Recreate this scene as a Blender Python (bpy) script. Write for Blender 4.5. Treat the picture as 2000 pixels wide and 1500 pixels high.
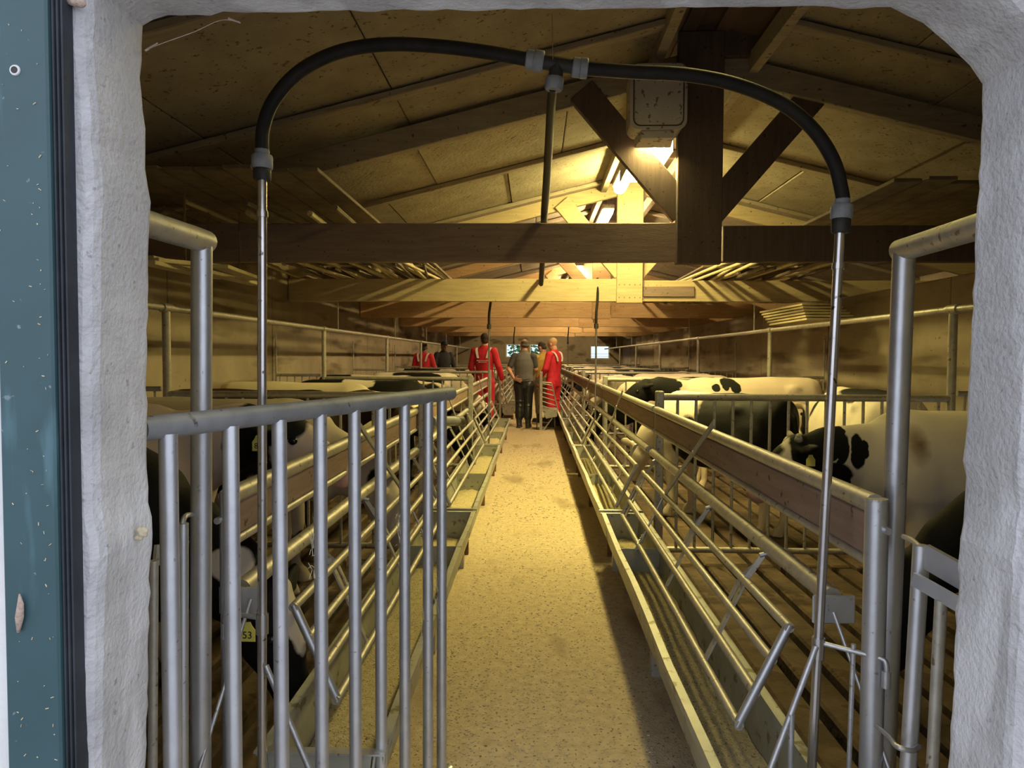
import bpy, bmesh, math, random
from mathutils import Vector, Matrix, Quaternion
random.seed(7)
R = math.radians
sc = bpy.context.scene
for o in list(bpy.data.objects): bpy.data.objects.remove(o)
C = sc.collection
V = Vector

# ------------------------------------------------------------------ camera
F = 1387.0                       # focal length in pixels of the 2000 x 1500 frame
VPX, VPY = 1043.0, 697.0         # where the aisle vanishes
EYE = V((0, 0, 1.40))
cam_d = bpy.data.cameras.new('camera'); cam = bpy.data.objects.new('camera', cam_d); C.objects.link(cam)
cam_d.sensor_width = 36.0; cam_d.lens = 36.0 * F / 2000; cam_d.clip_start = 0.02; cam_d.clip_end = 300
yaw = math.atan((VPX - 1000) / F); pitch = -math.atan((750 - VPY) / F); roll = R(0.25)
fwd = V((-math.sin(yaw) * math.cos(pitch), math.cos(yaw) * math.cos(pitch), math.sin(pitch)))
q = fwd.to_track_quat('-Z', 'Y') @ Quaternion((0, 0, 1), roll)
cam.location = EYE; cam.rotation_mode = 'QUATERNION'; cam.rotation_quaternion = q
sc.camera = cam
def at(px, py, Y):
    """measured point of the frame -> the place it has at distance Y down the barn"""
    d = q @ V(((px - 1000) / F, (750 - py) / F, -1))
    return EYE + d * (Y / d.y)
qi = q.inverted()
def proj_x(p):
    c = qi @ (V(p) - EYE); return 1000 + F * c.x / -c.z

# ------------------------------------------------------------------ sky, exposure
w = bpy.data.worlds.new('sky'); sc.world = w; w.use_nodes = True
nt = w.node_tree; nt.nodes.clear()
bg = nt.nodes.new('ShaderNodeBackground'); ow = nt.nodes.new('ShaderNodeOutputWorld')
bg.inputs['Color'].default_value = (0.80, 0.86, 1.0, 1); bg.inputs['Strength'].default_value = 2.0
nt.links.new(bg.outputs[0], ow.inputs[0])
sc.view_settings.view_transform = 'Standard'; sc.view_settings.look = 'None'
sc.view_settings.gamma = 1.0; sc.view_settings.use_curve_mapping = False
sc.view_settings.exposure = 0.0
sc.cycles.max_bounces = 6; sc.cycles.diffuse_bounces = 3; sc.cycles.glossy_bounces = 3
sc.cycles.sample_clamp_indirect = 4.0
sc.cycles.use_denoising = True
LAMP_YELLOW = (1.0, 0.83, 0.28); LAMP_WARM = (1.0, 0.75, 0.36)
LAMP_POWER = 125.0

# ------------------------------------------------------------------ materials
MATS = {}
def mat(name, c1, c2=None, scale=6.0, rough=0.6, metal=0.0, bump=0.15, bscale=None, spot=None, spot_scale=40, spot_at=0.62,
        stretch=(1, 1, 1), detail=6.0, spec=None, emit=None, estr=0.0, streak=None):
    if name in MATS: return MATS[name]
    m = bpy.data.materials.new(name); m.use_nodes = True
    n = m.node_tree; b = n.nodes['Principled BSDF']; L = n.links.new
    tc = n.nodes.new('ShaderNodeTexCoord'); mp = n.nodes.new('ShaderNodeMapping'); mp.inputs['Scale'].default_value = stretch
    L(tc.outputs['Object'], mp.inputs[0])
    no = n.nodes.new('ShaderNodeTexNoise'); no.inputs['Scale'].default_value = scale; no.inputs['Detail'].default_value = detail
    no.inputs['Roughness'].default_value = 0.62
    L(mp.outputs[0], no.inputs['Vector'])
    rp = n.nodes.new('ShaderNodeValToRGB')
    rp.color_ramp.elements[0].position = 0.32; rp.color_ramp.elements[1].position = 0.70
    rp.color_ramp.elements[0].color = (*c1, 1); rp.color_ramp.elements[1].color = (*(c2 or c1), 1)
    L(no.outputs[0], rp.inputs[0])
    col = rp.outputs[0]
    def overlay(col, color, sscale, sat, st=(1, 1, 1), width=0.05):
        s = n.nodes.new('ShaderNodeTexNoise'); s.inputs['Scale'].default_value = sscale; s.inputs['Detail'].default_value = 3
        mp2 = n.nodes.new('ShaderNodeMapping'); mp2.inputs['Scale'].default_value = st
        L(tc.outputs['Object'], mp2.inputs[0]); L(mp2.outputs[0], s.inputs['Vector'])
        r2 = n.nodes.new('ShaderNodeValToRGB'); r2.color_ramp.elements[0].position = sat; r2.color_ramp.elements[1].position = sat + width
        r2.color_ramp.elements[0].color = (0, 0, 0, 1); r2.color_ramp.elements[1].color = (1, 1, 1, 1)
        L(s.outputs[0], r2.inputs[0])
        mx = n.nodes.new('ShaderNodeMix'); mx.data_type = 'RGBA'
        L(r2.outputs[0], mx.inputs['Factor']); L(col, mx.inputs['A']); mx.inputs['B'].default_value = (*color, 1)
        return mx.outputs['Result']
    if spot: col = overlay(col, spot, spot_scale, spot_at)
    if streak: col = overlay(col, streak[0], streak[1], streak[2], streak[3], 0.12)
    L(col, b.inputs['Base Color'])
    b.inputs['Roughness'].default_value = rough; b.inputs['Metallic'].default_value = metal
    if spec is not None: b.inputs['Specular IOR Level'].default_value = spec
    if bump:
        bn = n.nodes.new('ShaderNodeTexNoise'); bn.inputs['Scale'].default_value = bscale or scale * 6; bn.inputs['Detail'].default_value = 4
        L(mp.outputs[0], bn.inputs['Vector'])
        bu = n.nodes.new('ShaderNodeBump'); bu.inputs['Strength'].default_value = bump; bu.inputs['Distance'].default_value = 0.01
        L(bn.outputs[0], bu.inputs['Height']); L(bu.outputs[0], b.inputs['Normal'])
    if emit:
        b.inputs['Emission Color'].default_value = (*emit, 1); b.inputs['Emission Strength'].default_value = estr
    MATS[name] = m
    return m
M_CONC = mat('door_concrete', (0.36, 0.35, 0.35), (0.50, 0.49, 0.49), 7, 0.92, bump=0.45, bscale=110, spot=(0.30, 0.29, 0.285), spot_scale=70, spot_at=0.66, streak=((0.60, 0.595, 0.60), 6, 0.52, (1.5, 1.5, .45)))
M_TEAL = mat('teal_paint', (0.022, 0.058, 0.066), (0.032, 0.082, 0.092), 3, 0.45, bump=0.05, spot=(0.20, 0.24, 0.25), spot_scale=60, spot_at=0.70, streak=((0.06, 0.13, 0.15), 9, 0.62, (3, 3, .5)))
M_RUBBER = mat('dark_rubber', (0.012, 0.016, 0.022), (0.03, 0.035, 0.045), 9, 0.6)
M_GALV = mat('galvanised_steel', (0.42, 0.42, 0.43), (0.58, 0.58, 0.60), 25, 0.42, 0.75, bump=0.05, spot=(0.30, 0.26, 0.20), spot_scale=60, spot_at=0.66)
M_GALVD = mat('dull_galvanised_steel', (0.36, 0.34, 0.29), (0.50, 0.47, 0.40), 18, 0.5, 0.55, bump=0.08, spot=(0.20, 0.15, 0.09), spot_scale=45, spot_at=0.63)
M_GATE = mat('gate_steel', (0.50, 0.51, 0.54), (0.62, 0.63, 0.66), 12, 0.40, 0.82, bump=0.04, spot=(0.35, 0.32, 0.28), spot_scale=70, spot_at=0.68)
M_GATETOP = mat('dirty_gate_rail', (0.20, 0.205, 0.21), (0.30, 0.305, 0.31), 10, 0.6, 0.35, bump=0.1, spot=(0.10, 0.09, 0.08), spot_scale=30, spot_at=0.66, stretch=(1, 1, 1))
M_STAIN = mat('stainless_pipe', (0.45, 0.42, 0.41), (0.60, 0.58, 0.58), 8, 0.22, 0.9, bump=0.02, spot=(0.12, 0.09, 0.07), spot_scale=35, spot_at=0.66)
M_TROUGH = mat('trough_sheet_steel', (0.33, 0.33, 0.28), (0.46, 0.46, 0.39), 7, 0.5, 0.45, bump=0.08, spot=(0.20, 0.18, 0.11), spot_scale=16, spot_at=0.60)
M_PLATE = mat('grey_steel_plate', (0.22, 0.22, 0.225), (0.30, 0.30, 0.305), 12, 0.5, 0.3, bump=0.05)
M_RUST = mat('rusty_iron', (0.13, 0.065, 0.03), (0.26, 0.15, 0.08), 22, 0.85, 0.1, bump=0.4)
M_BOARD = mat('brown_fence_board', (0.20, 0.125, 0.09), (0.29, 0.195, 0.145), 6, 0.7, bump=0.2, stretch=(6, .5, 6), spot=(0.07, 0.04, 0.025), spot_scale=25, spot_at=0.65)
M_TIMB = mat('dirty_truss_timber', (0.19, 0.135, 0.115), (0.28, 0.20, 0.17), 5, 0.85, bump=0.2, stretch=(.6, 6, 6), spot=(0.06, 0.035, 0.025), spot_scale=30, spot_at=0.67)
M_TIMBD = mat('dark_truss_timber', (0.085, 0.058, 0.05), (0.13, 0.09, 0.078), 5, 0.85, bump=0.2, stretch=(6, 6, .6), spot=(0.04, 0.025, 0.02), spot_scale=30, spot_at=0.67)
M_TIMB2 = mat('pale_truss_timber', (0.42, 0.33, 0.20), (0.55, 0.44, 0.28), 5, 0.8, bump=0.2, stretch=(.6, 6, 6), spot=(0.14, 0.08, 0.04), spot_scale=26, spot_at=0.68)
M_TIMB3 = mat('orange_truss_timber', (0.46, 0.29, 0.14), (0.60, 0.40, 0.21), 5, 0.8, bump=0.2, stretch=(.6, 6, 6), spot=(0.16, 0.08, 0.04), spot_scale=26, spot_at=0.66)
M_CEIL = mat('ceiling_board_face', (0.27, 0.225, 0.17), (0.38, 0.33, 0.255), 3, 0.92, bump=0.5, bscale=30, spot=(0.14, 0.09, 0.05), spot_scale=34, spot_at=0.63)
M_BATTEN = mat('ceiling_batten_wood', (0.26, 0.21, 0.16), (0.38, 0.32, 0.25), 5, 0.85, bump=0.2, stretch=(.8, 6, 6), spot=(0.10, 0.07, 0.05), spot_scale=26, spot_at=0.66)
M_DARKWOOD = mat('ridge_timber', (0.09, 0.06, 0.045), (0.14, 0.09, 0.07), 6, 0.9)
M_WALL = mat('wall_panel_face', (0.23, 0.185, 0.13), (0.34, 0.28, 0.20), 1.6, 0.9, bump=0.25, bscale=18, streak=((0.14, 0.105, 0.065), 2.2, 0.55, (1, .35, 2.2)), spot=(0.15, 0.11, 0.065), spot_scale=20, spot_at=0.68)
M_AISLE = mat('aisle_concrete', (0.42, 0.33, 0.20), (0.60, 0.49, 0.31), 22, 0.85, bump=0.6, bscale=140, spot=(0.15, 0.095, 0.04), spot_scale=75, spot_at=0.61, streak=((0.30, 0.225, 0.13), 2.4, 0.57, (1, .35, 1)))
M_SLAT = mat('slat_concrete', (0.045, 0.028, 0.015), (0.15, 0.095, 0.05), 5, 0.85, bump=0.8, bscale=20, spot=(0.06, 0.035, 0.015), spot_scale=9, spot_at=0.56)
M_PIT = mat('slurry_pit', (0.015, 0.011, 0.008), None, 3, 0.5)
M_YARD = mat('yard_concrete', (0.38, 0.37, 0.36), (0.46, 0.45, 0.44), 3, 0.9)
M_FEED = mat('ground_feed', (0.42, 0.35, 0.19), (0.64, 0.55, 0.32), 45, 0.95, bump=0.9, bscale=160, spot=(0.16, 0.11, 0.05), spot_scale=130, spot_at=0.60)
M_HOSE = mat('black_hose', (0.010, 0.009, 0.010), (0.022, 0.018, 0.015), 14, 0.6, bump=0.08, spec=0.2)
M_PVC = mat('grey_plastic_nut', (0.16, 0.17, 0.19), (0.24, 0.25, 0.27), 30, 0.55, bump=0.05)
M_BLACKPL = mat('black_plastic', (0.015, 0.013, 0.012), (0.03, 0.025, 0.022), 20, 0.6)
M_WHITEBOX = mat('dirty_white_plastic', (0.42, 0.38, 0.37), (0.52, 0.48, 0.47), 6, 0.5, bump=0.03, spot=(0.16, 0.12, 0.11), spot_scale=24, spot_at=0.60)
M_POLE = mat('pale_pole_wood', (0.44, 0.36, 0.20), (0.60, 0.51, 0.31), 7, 0.8, bump=0.1, spot=(0.2, 0.13, 0.06), spot_scale=20, spot_at=0.66)
M_POLED = mat('dark_pole_wood', (0.10, 0.075, 0.05), (0.20, 0.15, 0.10), 7, 0.85)
M_WINFR = mat('white_window_frame', (0.6, 0.6, 0.58), (0.7, 0.7, 0.68), 8, 0.5)
M_TAG = mat('yellow_tag', (0.75, 0.66, 0.10), (0.82, 0.74, 0.16), 20, 0.5, bump=0)
M_INK = mat('tag_ink', (0.02, 0.02, 0.02), None, 5, 0.7, bump=0)
M_STRAW = mat('straw', (0.42, 0.35, 0.22), (0.60, 0.52, 0.36), 30, 0.9)
M_MUD = mat('dried_mud', (0.33, 0.24, 0.19), (0.46, 0.36, 0.29), 30, 0.95, bump=0.5)
M_RED = mat('red_coverall', (0.50, 0.012, 0.03), (0.66, 0.025, 0.05), 7, 0.75, bump=0.3, bscale=16)
M_REFL = mat('reflective_band', (0.70, 0.68, 0.66), (0.8, 0.78, 0.76), 20, 0.5, bump=0)
M_VEST = mat('grey_vest', (0.115, 0.11, 0.105), (0.15, 0.145, 0.14), 9, 0.85, bump=0.2)
M_SHIRT = mat('dark_shirt', (0.05, 0.052, 0.058), (0.075, 0.078, 0.085), 9, 0.85, bump=0.2)
M_TROUS = mat('black_waders', (0.012, 0.013, 0.016), (0.03, 0.032, 0.036), 6, 0.35, bump=0.5, bscale=14)
M_BOOT = mat('dark_boots', (0.02, 0.02, 0.018), (0.04, 0.037, 0.03), 9, 0.55)
M_TAN = mat('tan_jacket', (0.46, 0.30, 0.06), (0.58, 0.40, 0.10), 8, 0.75, bump=0.3, bscale=16)
M_KHAKI = mat('khaki_trousers', (0.20, 0.15, 0.08), (0.28, 0.21, 0.12), 8, 0.8)
M_NAVY = mat('navy_clothes', (0.012, 0.013, 0.018), (0.022, 0.023, 0.03), 8, 0.85)
M_GLOVE = mat('grey_green_glove', (0.13, 0.17, 0.17), (0.18, 0.22, 0.22), 14, 0.8)
M_SKIN = mat('skin', (0.50, 0.27, 0.18), (0.60, 0.34, 0.24), 9, 0.55, bump=0.05)
M_SKIND = mat('dark_skin', (0.12, 0.062, 0.04), (0.17, 0.09, 0.06), 9, 0.6, bump=0.05)  # dark skin colour of the two far people
M_HAIRD = mat('dark_hair', (0.025, 0.016, 0.011), (0.06, 0.04, 0.028), 40, 0.8, bump=0.4)
M_HAIRG = mat('greying_hair', (0.07, 0.06, 0.05), (0.15, 0.13, 0.11), 40, 0.8, bump=0.4)
M_HAIRB = mat('blond_stubble', (0.42, 0.27, 0.13), (0.52, 0.35, 0.18), 40, 0.8, bump=0.3)
M_EYE = mat('dark_eye', (0.01, 0.008, 0.006), None, 5, 0.15, bump=0)
M_HORN = mat('horn_grey', (0.42, 0.36, 0.26), (0.5, 0.44, 0.32), 20, 0.6)
M_LEAF = mat('tree_leaf', (0.06, 0.17, 0.03), (0.12, 0.28, 0.06), 3, 0.7, bump=0)
M_BARK = mat('tree_bark', (0.10, 0.07, 0.05), (0.16, 0.12, 0.09), 8, 0.9)
def glass_mat():
    m = bpy.data.materials.new('window_glass'); m.use_nodes = True
    b = m.node_tree.nodes['Principled BSDF']
    b.inputs['Transmission Weight'].default_value = 1.0; b.inputs['Roughness'].default_value = 0.02
    b.inputs['Base Color'].default_value = (0.58, 0.70, 0.72, 1); b.inputs['IOR'].default_value = 1.05
    return m
M_GLASS = glass_mat()
def lamp_mat(name, col, s):
    m = bpy.data.materials.new(name); m.use_nodes = True
    b = m.node_tree.nodes['Principled BSDF']
    b.inputs['Base Color'].default_value = (0.8, 0.8, 0.75, 1)
    b.inputs['Emission Color'].default_value = (*col, 1); b.inputs['Emission Strength'].default_value = s
    return m

# ------------------------------------------------------------------ builders
def link(name, me, m, parent=None, smooth=False):
    if smooth:
        for p in me.polygons: p.use_smooth = True
    o = bpy.data.objects.new(name, me); C.objects.link(o)
    if m and not me.materials: me.materials.append(m)
    if parent: o.parent = parent
    return o
def from_bm(name, bm, m, parent=None, smooth=False):
    me = bpy.data.meshes.new(name)
    bmesh.ops.recalc_face_normals(bm, faces=bm.faces)
    bm.to_mesh(me); bm.free()
    return link(name, me, m, parent, smooth)
def tag(o, label=None, cat=None, group=None, kind=None):
    if label: o['label'] = label
    if cat: o['category'] = cat
    if group: o['group'] = group
    if kind: o['kind'] = kind
    return o
def thing(name, label, cat, loc=(0, 0, 0), rz=0, group=None):
    o = bpy.data.objects.new(name, None); C.objects.link(o); o.empty_display_size = 0.1
    o.location = loc; o.rotation_euler = (0, 0, rz)
    return tag(o, label, cat, group)
def bm_box(bm, c, s, rot=None, bev=0.0):
    mtx = Matrix.Translation(V(c)) @ (rot.to_matrix().to_4x4() if rot else Matrix.Identity(4)) @ Matrix.Diagonal((s[0], s[1], s[2], 1))
    r = bmesh.ops.create_cube(bm, size=1, matrix=mtx)
    if bev:
        es = list({e for v in r['verts'] for e in v.link_edges})
        bmesh.ops.bevel(bm, geom=es, offset=bev, segments=1, affect='EDGES')
def box(name, c, s, m, parent=None, rot=None, bev=0.0):
    bm = bmesh.new(); bm_box(bm, c, s, rot, bev)
    return from_bm(name, bm, m, parent)
def frame_of(d, up=V((0, 0, 1))):
    d = d.normalized()
    if abs(d.dot(up)) > 0.98: up = V((0, 1, 0))
    s = d.cross(up).normalized(); u = s.cross(d).normalized()
    return s, u
def bm_bar(bm, p, q_, w_, h_, up=V((0, 0, 1)), bev=0.0):
    p, q_ = V(p), V(q_); d = q_ - p; s, u = frame_of(d, V(up))
    rot = Matrix((s, d.normalized(), u)).transposed().to_quaternion()
    bm_box(bm, (p + q_) / 2, (w_, d.length, h_), rot, bev)
def bar(name, p, q_, w_, h_, m, parent=None, up=(0, 0, 1), bev=0.0):
    bm = bmesh.new(); bm_bar(bm, p, q_, w_, h_, V(up), bev)
    return from_bm(name, bm, m, parent)
def bm_tube(bm, pts, rad, segs=12, cap=True, flat=1.0):
    pts = [V(p) for p in pts]; n = len(pts)
    rads = rad if isinstance(rad, (list, tuple)) else [rad] * n
    d0 = (pts[1] - pts[0]).normalized(); s, u = frame_of(d0)
    rings = []; prev = d0
    for i, p in enumerate(pts):
        if i == 0: d = pts[1] - pts[0]
        elif i == n - 1: d = pts[-1] - pts[-2]
        else: d = (pts[i + 1] - p).normalized() + (p - pts[i - 1]).normalized()
        d = d.normalized() if d.length > 1e-9 else prev
        rq = prev.rotation_difference(d); s = rq @ s; u = rq @ u; prev = d
        k = 1.0
        if 0 < i < n - 1:
            ca = (pts[i + 1] - p).normalized().dot(d); k = 1 / max(ca, 0.6)
        a, b = rads[i], rads[i] * flat
        rings.append([bm.verts.new(p + s * (math.cos(t) * a * k) + u * (math.sin(t) * b * k)) for t in [2 * math.pi * j / segs for j in range(segs)]])
    for r0, r1 in zip(rings, rings[1:]):
        for j in range(segs): bm.faces.new((r0[j], r0[(j + 1) % segs], r1[(j + 1) % segs], r1[j]))
    if cap:
        bm.faces.new(list(reversed(rings[0]))); bm.faces.new(rings[-1])
def tube(name, pts, rad, m, parent=None, segs=12, cap=True, flat=1.0):
    bm = bmesh.new(); bm_tube(bm, pts, rad, segs, cap, flat)
    o = from_bm(name, bm, m, parent, True)
    me = o.data
    for p in me.polygons:
        if len(p.vertices) > 4: p.use_smooth = False
    try:
        me.set_sharp_from_angle(angle=R(40))
    except Exception: pass
    return o
def smooth_path(pts, n=8):
    pts = [V(p) for p in pts]; out = []
    P = [pts[0] * 2 - pts[1]] + pts + [pts[-1] * 2 - pts[-2]]
    for i in range(1, len(P) - 2):
        a, b, c, d = P[i - 1], P[i], P[i + 1], P[i + 2]
        for k in range(n):
            t = k / n
            out.append(0.5 * ((2 * b) + (c - a) * t + (2 * a - 5 * b + 4 * c - d) * t * t + (3 * b - a - 3 * c + d) * t ** 3))
    out.append(pts[-1]); return out
def bm_ball(bm, c, r, sub=2, rot=None):
    r = r if isinstance(r, (list, tuple)) else (r, r, r)
    mtx = Matrix.Translation(V(c)) @ (rot.to_matrix().to_4x4() if rot else Matrix.Identity(4)) @ Matrix.Diagonal((r[0], r[1], r[2], 1))
    bmesh.ops.create_icosphere(bm, subdivisions=sub, radius=1, matrix=mtx)
def bm_limb(bm, pts, rads, segs=12):
    bm_tube(bm, pts, rads, segs)
    for p, r in zip(pts, rads): bm_ball(bm, p, r * 0.995)
def bm_loft(bm, rings, segs=20):
    """rings: (centre, vector a, vector b) -> closed skin of ellipses"""
    rs = []
    for c, a, b in rings:
        c, a, b = V(c), V(a), V(b)
        rs.append([bm.verts.new(c + a * math.cos(t) + b * math.sin(t)) for t in [2 * math.pi * j / segs for j in range(segs)]])
    for r0, r1 in zip(rs, rs[1:]):
        for j in range(segs): bm.faces.new((r0[j], r0[(j + 1) % segs], r1[(j + 1) % segs], r1[j]))
    bm.faces.new(list(reversed(rs[0]))); bm.faces.new(rs[-1])
def melt(name, bm, voxel, smooth_it=4, ratio=1.0, smooth_f=0.5):
    """grow overlapping closed shapes into one continuous skin"""
    bmesh.ops.recalc_face_normals(bm, faces=bm.faces)
    me = bpy.data.meshes.new(name + '_raw'); bm.to_mesh(me); bm.free()
    o = bpy.data.objects.new(name + '_raw', me); C.objects.link(o)
    a = o.modifiers.new('r', 'REMESH'); a.mode = 'VOXEL'; a.voxel_size = voxel
    if smooth_it:
        s_ = o.modifiers.new('s', 'SMOOTH'); s_.factor = smooth_f; s_.iterations = smooth_it
    if ratio < 1:
        d_ = o.modifiers.new('d', 'DECIMATE'); d_.ratio = ratio
    dg = bpy.context.evaluated_depsgraph_get()
    out = bpy.data.meshes.new_from_object(o.evaluated_get(dg), depsgraph=dg); out.name = name
    bpy.data.objects.remove(o); bpy.data.meshes.remove(me)
    for p in out.polygons: p.use_smooth = True
    return out
def copy_tree(o, parent=None):
    c = o.copy(); C.objects.link(c)
    if parent: c.parent = parent
    for ch in list(o.children): copy_tree(ch, c)
    return c
ORD = ['first', 'second', 'third', 'fourth', 'fifth', 'sixth', 'seventh', 'eighth', 'ninth']

# ------------------------------------------------------------------ the place: measures
XL, XR = -3.15, 3.45                  # inside faces of the pen walls
XE = 5.60                             # right eave, beyond the lower right pen wall
RIDGE_X, RIDGE_Z, SLOPE = 1.22, 3.66, 0.25
Y0, YB = 1.15, 28.0                   # inside face of the door wall, back wall
PEN = [1.72, 4.80, 8.45, 12.10, 15.75, 19.40, 23.05, 27.6]
TRUSS = [5.30 + 3.75 * k for k in range(6)]
def roof_z(x): return RIDGE_Z - SLOPE * abs(x - RIDGE_X)

# ------------------------------------------------------------------ door wall
LOOP = [(287, 1640), (288, 1480), (293, 1300), (296, 1100), (302, 1040), (292, 950), (290, 850), (289, 700), (293, 560), (295, 430),
        (297, 395), (289, 330), (286, 250), (279, 150), (281, 90), (284, 52), (300, 38), (332, 29), (600, 27), (900, 23), (1250, 21),
        (1500, 16), (1740, 19), (1800, 45), (1850, 88), (1890, 130), (1916, 166), (1913, 230), (1905, 400), (1895, 600), (1886, 800),
        (1878, 900), (1882, 960), (1872, 1050), (1862, 1250), (1850, 1500), (1846, 1640)]
pts = [at(x, y, 1.15) for x, y in LOOP]
pts = [V((p.x, 0, p.z)) for p in pts]
pts[0].z = pts[-1].z = 0.0
pts.insert(1, V((pts[0].x, 0, 0.30))); pts.insert(len(pts) - 1, V((pts[-1].x, 0, 0.30)))
pts = [p for i, p in enumerate(pts) if not (p.z < 0.0)]
fine = []
for a, b in zip(pts, pts[1:]):
    n = max(1, int((b - a).length / 0.022))
    for k in range(n): fine.append(a.lerp(b, k / n))
fine.append(pts[-1])
def jit(p, amp): return V((p.x + random.uniform(-amp, amp), 0, p.z + random.uniform(-amp, amp) if p.z > 0.01 else p.z))
cen = V((0.03, 0, 1.0))
def outw(p, d):
    v = (p - cen); v.y = 0
    v = V((v.x, 0, 0)) if abs(v.x) > 0.55 else V((0, 0, v.z))
    return p + v.normalized() * d
bm = bmesh.new()
def ring(y, f): return [bm.verts.new(V((p.x, y, p.z))) for p in map(f, fine)]
fine = [jit(p, .0011) for p in fine]
rg = [ring(1.000, lambda p: outw(jit(p, .0016), .014)), ring(1.008, lambda p: outw(jit(p, .0014), .005)), ring(1.020, lambda p: jit(p, .0008)),
      ring(1.085, lambda p: jit(p, .0004)), ring(1.140, lambda p: jit(p, .0006)), ring(1.150, lambda p: outw(jit(p, .0016), .003))]
for r0, r1 in zip(rg, rg[1:]):
    for i in range(len(fine) - 1): bm.faces.new((r0[i], r0[i + 1], r1[i + 1], r1[i]))
outer = [V((-4.0, 0, 0)), V((-4.0, 0, 3.95)), V((6.4, 0, 3.95)), V((6.4, 0, 0))]
for r_, y in ((rg[0], 1.0), (rg[-1], 1.15)):
    ov = [bm.verts.new(V((p.x, y, p.z))) for p in outer]
    loop = r_ + list(reversed(ov))
    es = []
    for a, b in zip(loop, loop[1:] + loop[:1]):
        e = bm.edges.get((a, b)) or bm.edges.new((a, b)); es.append(e)
    bmesh.ops.triangle_fill(bm, use_beauty=True, edges=es)
wf = from_bm('wall_front', bm, M_CONC)
tag(wf, 'rough grey concrete wall around the open doorway', kind='structure')
# steel door post with rubber seal on the outside face
xa, xb = at(-3, 750, .961).x, at(105, 750, .961).x; xc = at(131, 750, .972).x
dp = thing('door_post', 'dusty teal steel door post with a screw hole at the left edge', 'door post', ((xa + xb) / 2, 0.98, 0)); hw_ = (xb - xa) / 2
box('post_face', (0, 0, 1.3), (xb - xa, 0.038, 2.7), M_TEAL, dp, bev=0.003)
for k in range(3): box('rubber_rib', (hw_ + (xc - xb) * (k + .5) / 3, 0.0035 + 0.004 * k, 1.3), ((xc - xb) / 3 - .0006, 0.030, 2.7), M_RUBBER, dp, bev=0.001)
box('white_strip', (-hw_ - .012, 0.006, 1.3), (0.022, 0.026, 2.7), M_WINFR, dp, bev=0.002)
bm = bmesh.new(); hp = at(29, 137, 0.9605) - V(dp.location)
bm_tube(bm, [hp + V((0, .0006, 0)), hp + V((0, -.0012, 0))], [0.0075, 0.0068], 16); from_bm('hole_rim', bm, M_WINFR, dp)
bm = bmesh.new(); bm_tube(bm, [hp + V((0, -.001, 0)), hp + V((0, -.0018, 0))], [0.0046, 0.0046], 16); from_bm('screw_hole', bm, M_BLACKPL, dp)
# dirt flecks and a cocoon caught on the post
bm = bmesh.new()
for k in range(70):
    p = V((random.choice((random.uniform(-.031, .03), random.uniform(.02, .032))), -0.0195, random.uniform(0.75, 2.0)))
    bm_box(bm, p, (random.uniform(.0004, .0014), .0008, random.uniform(.0006, .005)), Quaternion((0, 1, 0), random.uniform(-1.5, 1.5)))
fl = from_bm('dust_flecks', bm, M_STRAW, dp); fl['kind'] = 'stuff'
bm = bmesh.new(); bm_loft(bm, [(at(38, 1160, .957), (.001, 0, 0), (0, .001, 0)), (at(40, 1180, .956), (.005, 0, 0), (0, .003, 0)), (at(38, 1205, .956), (.0065, 0, 0), (0, .004, 0)), (at(36, 1235, .957), (.002, 0, 0), (0, .002, 0))], 8)
tag(from_bm('insect_cocoon', bm, M_MUD, None, True), 'small brown insect cocoon stuck on the teal door post', 'cocoon')
bm = bmesh.new()
for k in range(7): bm_ball(bm, at(146 + random.uniform(-16, 16), 2 + random.uniform(-8, 6), 0.992) , (random.uniform(.007, .011), .006, random.uniform(.005, .009)))
tag(link('mud_nest', melt('mud_nest', bm, .002, 1), M_MUD), 'lump of dried mud at the top left of the doorway', 'mud nest')
bm = bmesh.new()
for k in range(9): bm_ball(bm, at(228 + random.uniform(-9, 9), 1042 + random.uniform(-9, 9), 1.09) + V((.002, 0, 0)), random.uniform(.003, .006))
nb = link('straw_lump', melt('straw_lump', bm, .0015, 0), M_STRAW)
nb.location.x += (-.6235 - at(228, 1042, 1.09).x) + .004
tag(nb, 'little lump of straw and mud on the left door reveal', 'straw lump')
bm = bmesh.new(); bm_tube(bm, smooth_path([at(284, 97, 1.14), at(330, 80, 1.13), at(380, 62, 1.14), at(430, 40, 1.15), at(468, 42, 1.15)], 5), [.0006] * 21, 5)
bm_tube(bm, [at(446, 36, 1.15), at(470, 45, 1.15)], [.002, .001], 5); bm_tube(bm, [at(284, 99, 1.14), at(308, 84, 1.14)], [.002, .0012], 5)
tag(from_bm('cobweb_strand', bm, M_MUD), 'dusty cobweb strand across the top left corner of the doorway', 'cobweb')

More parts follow.
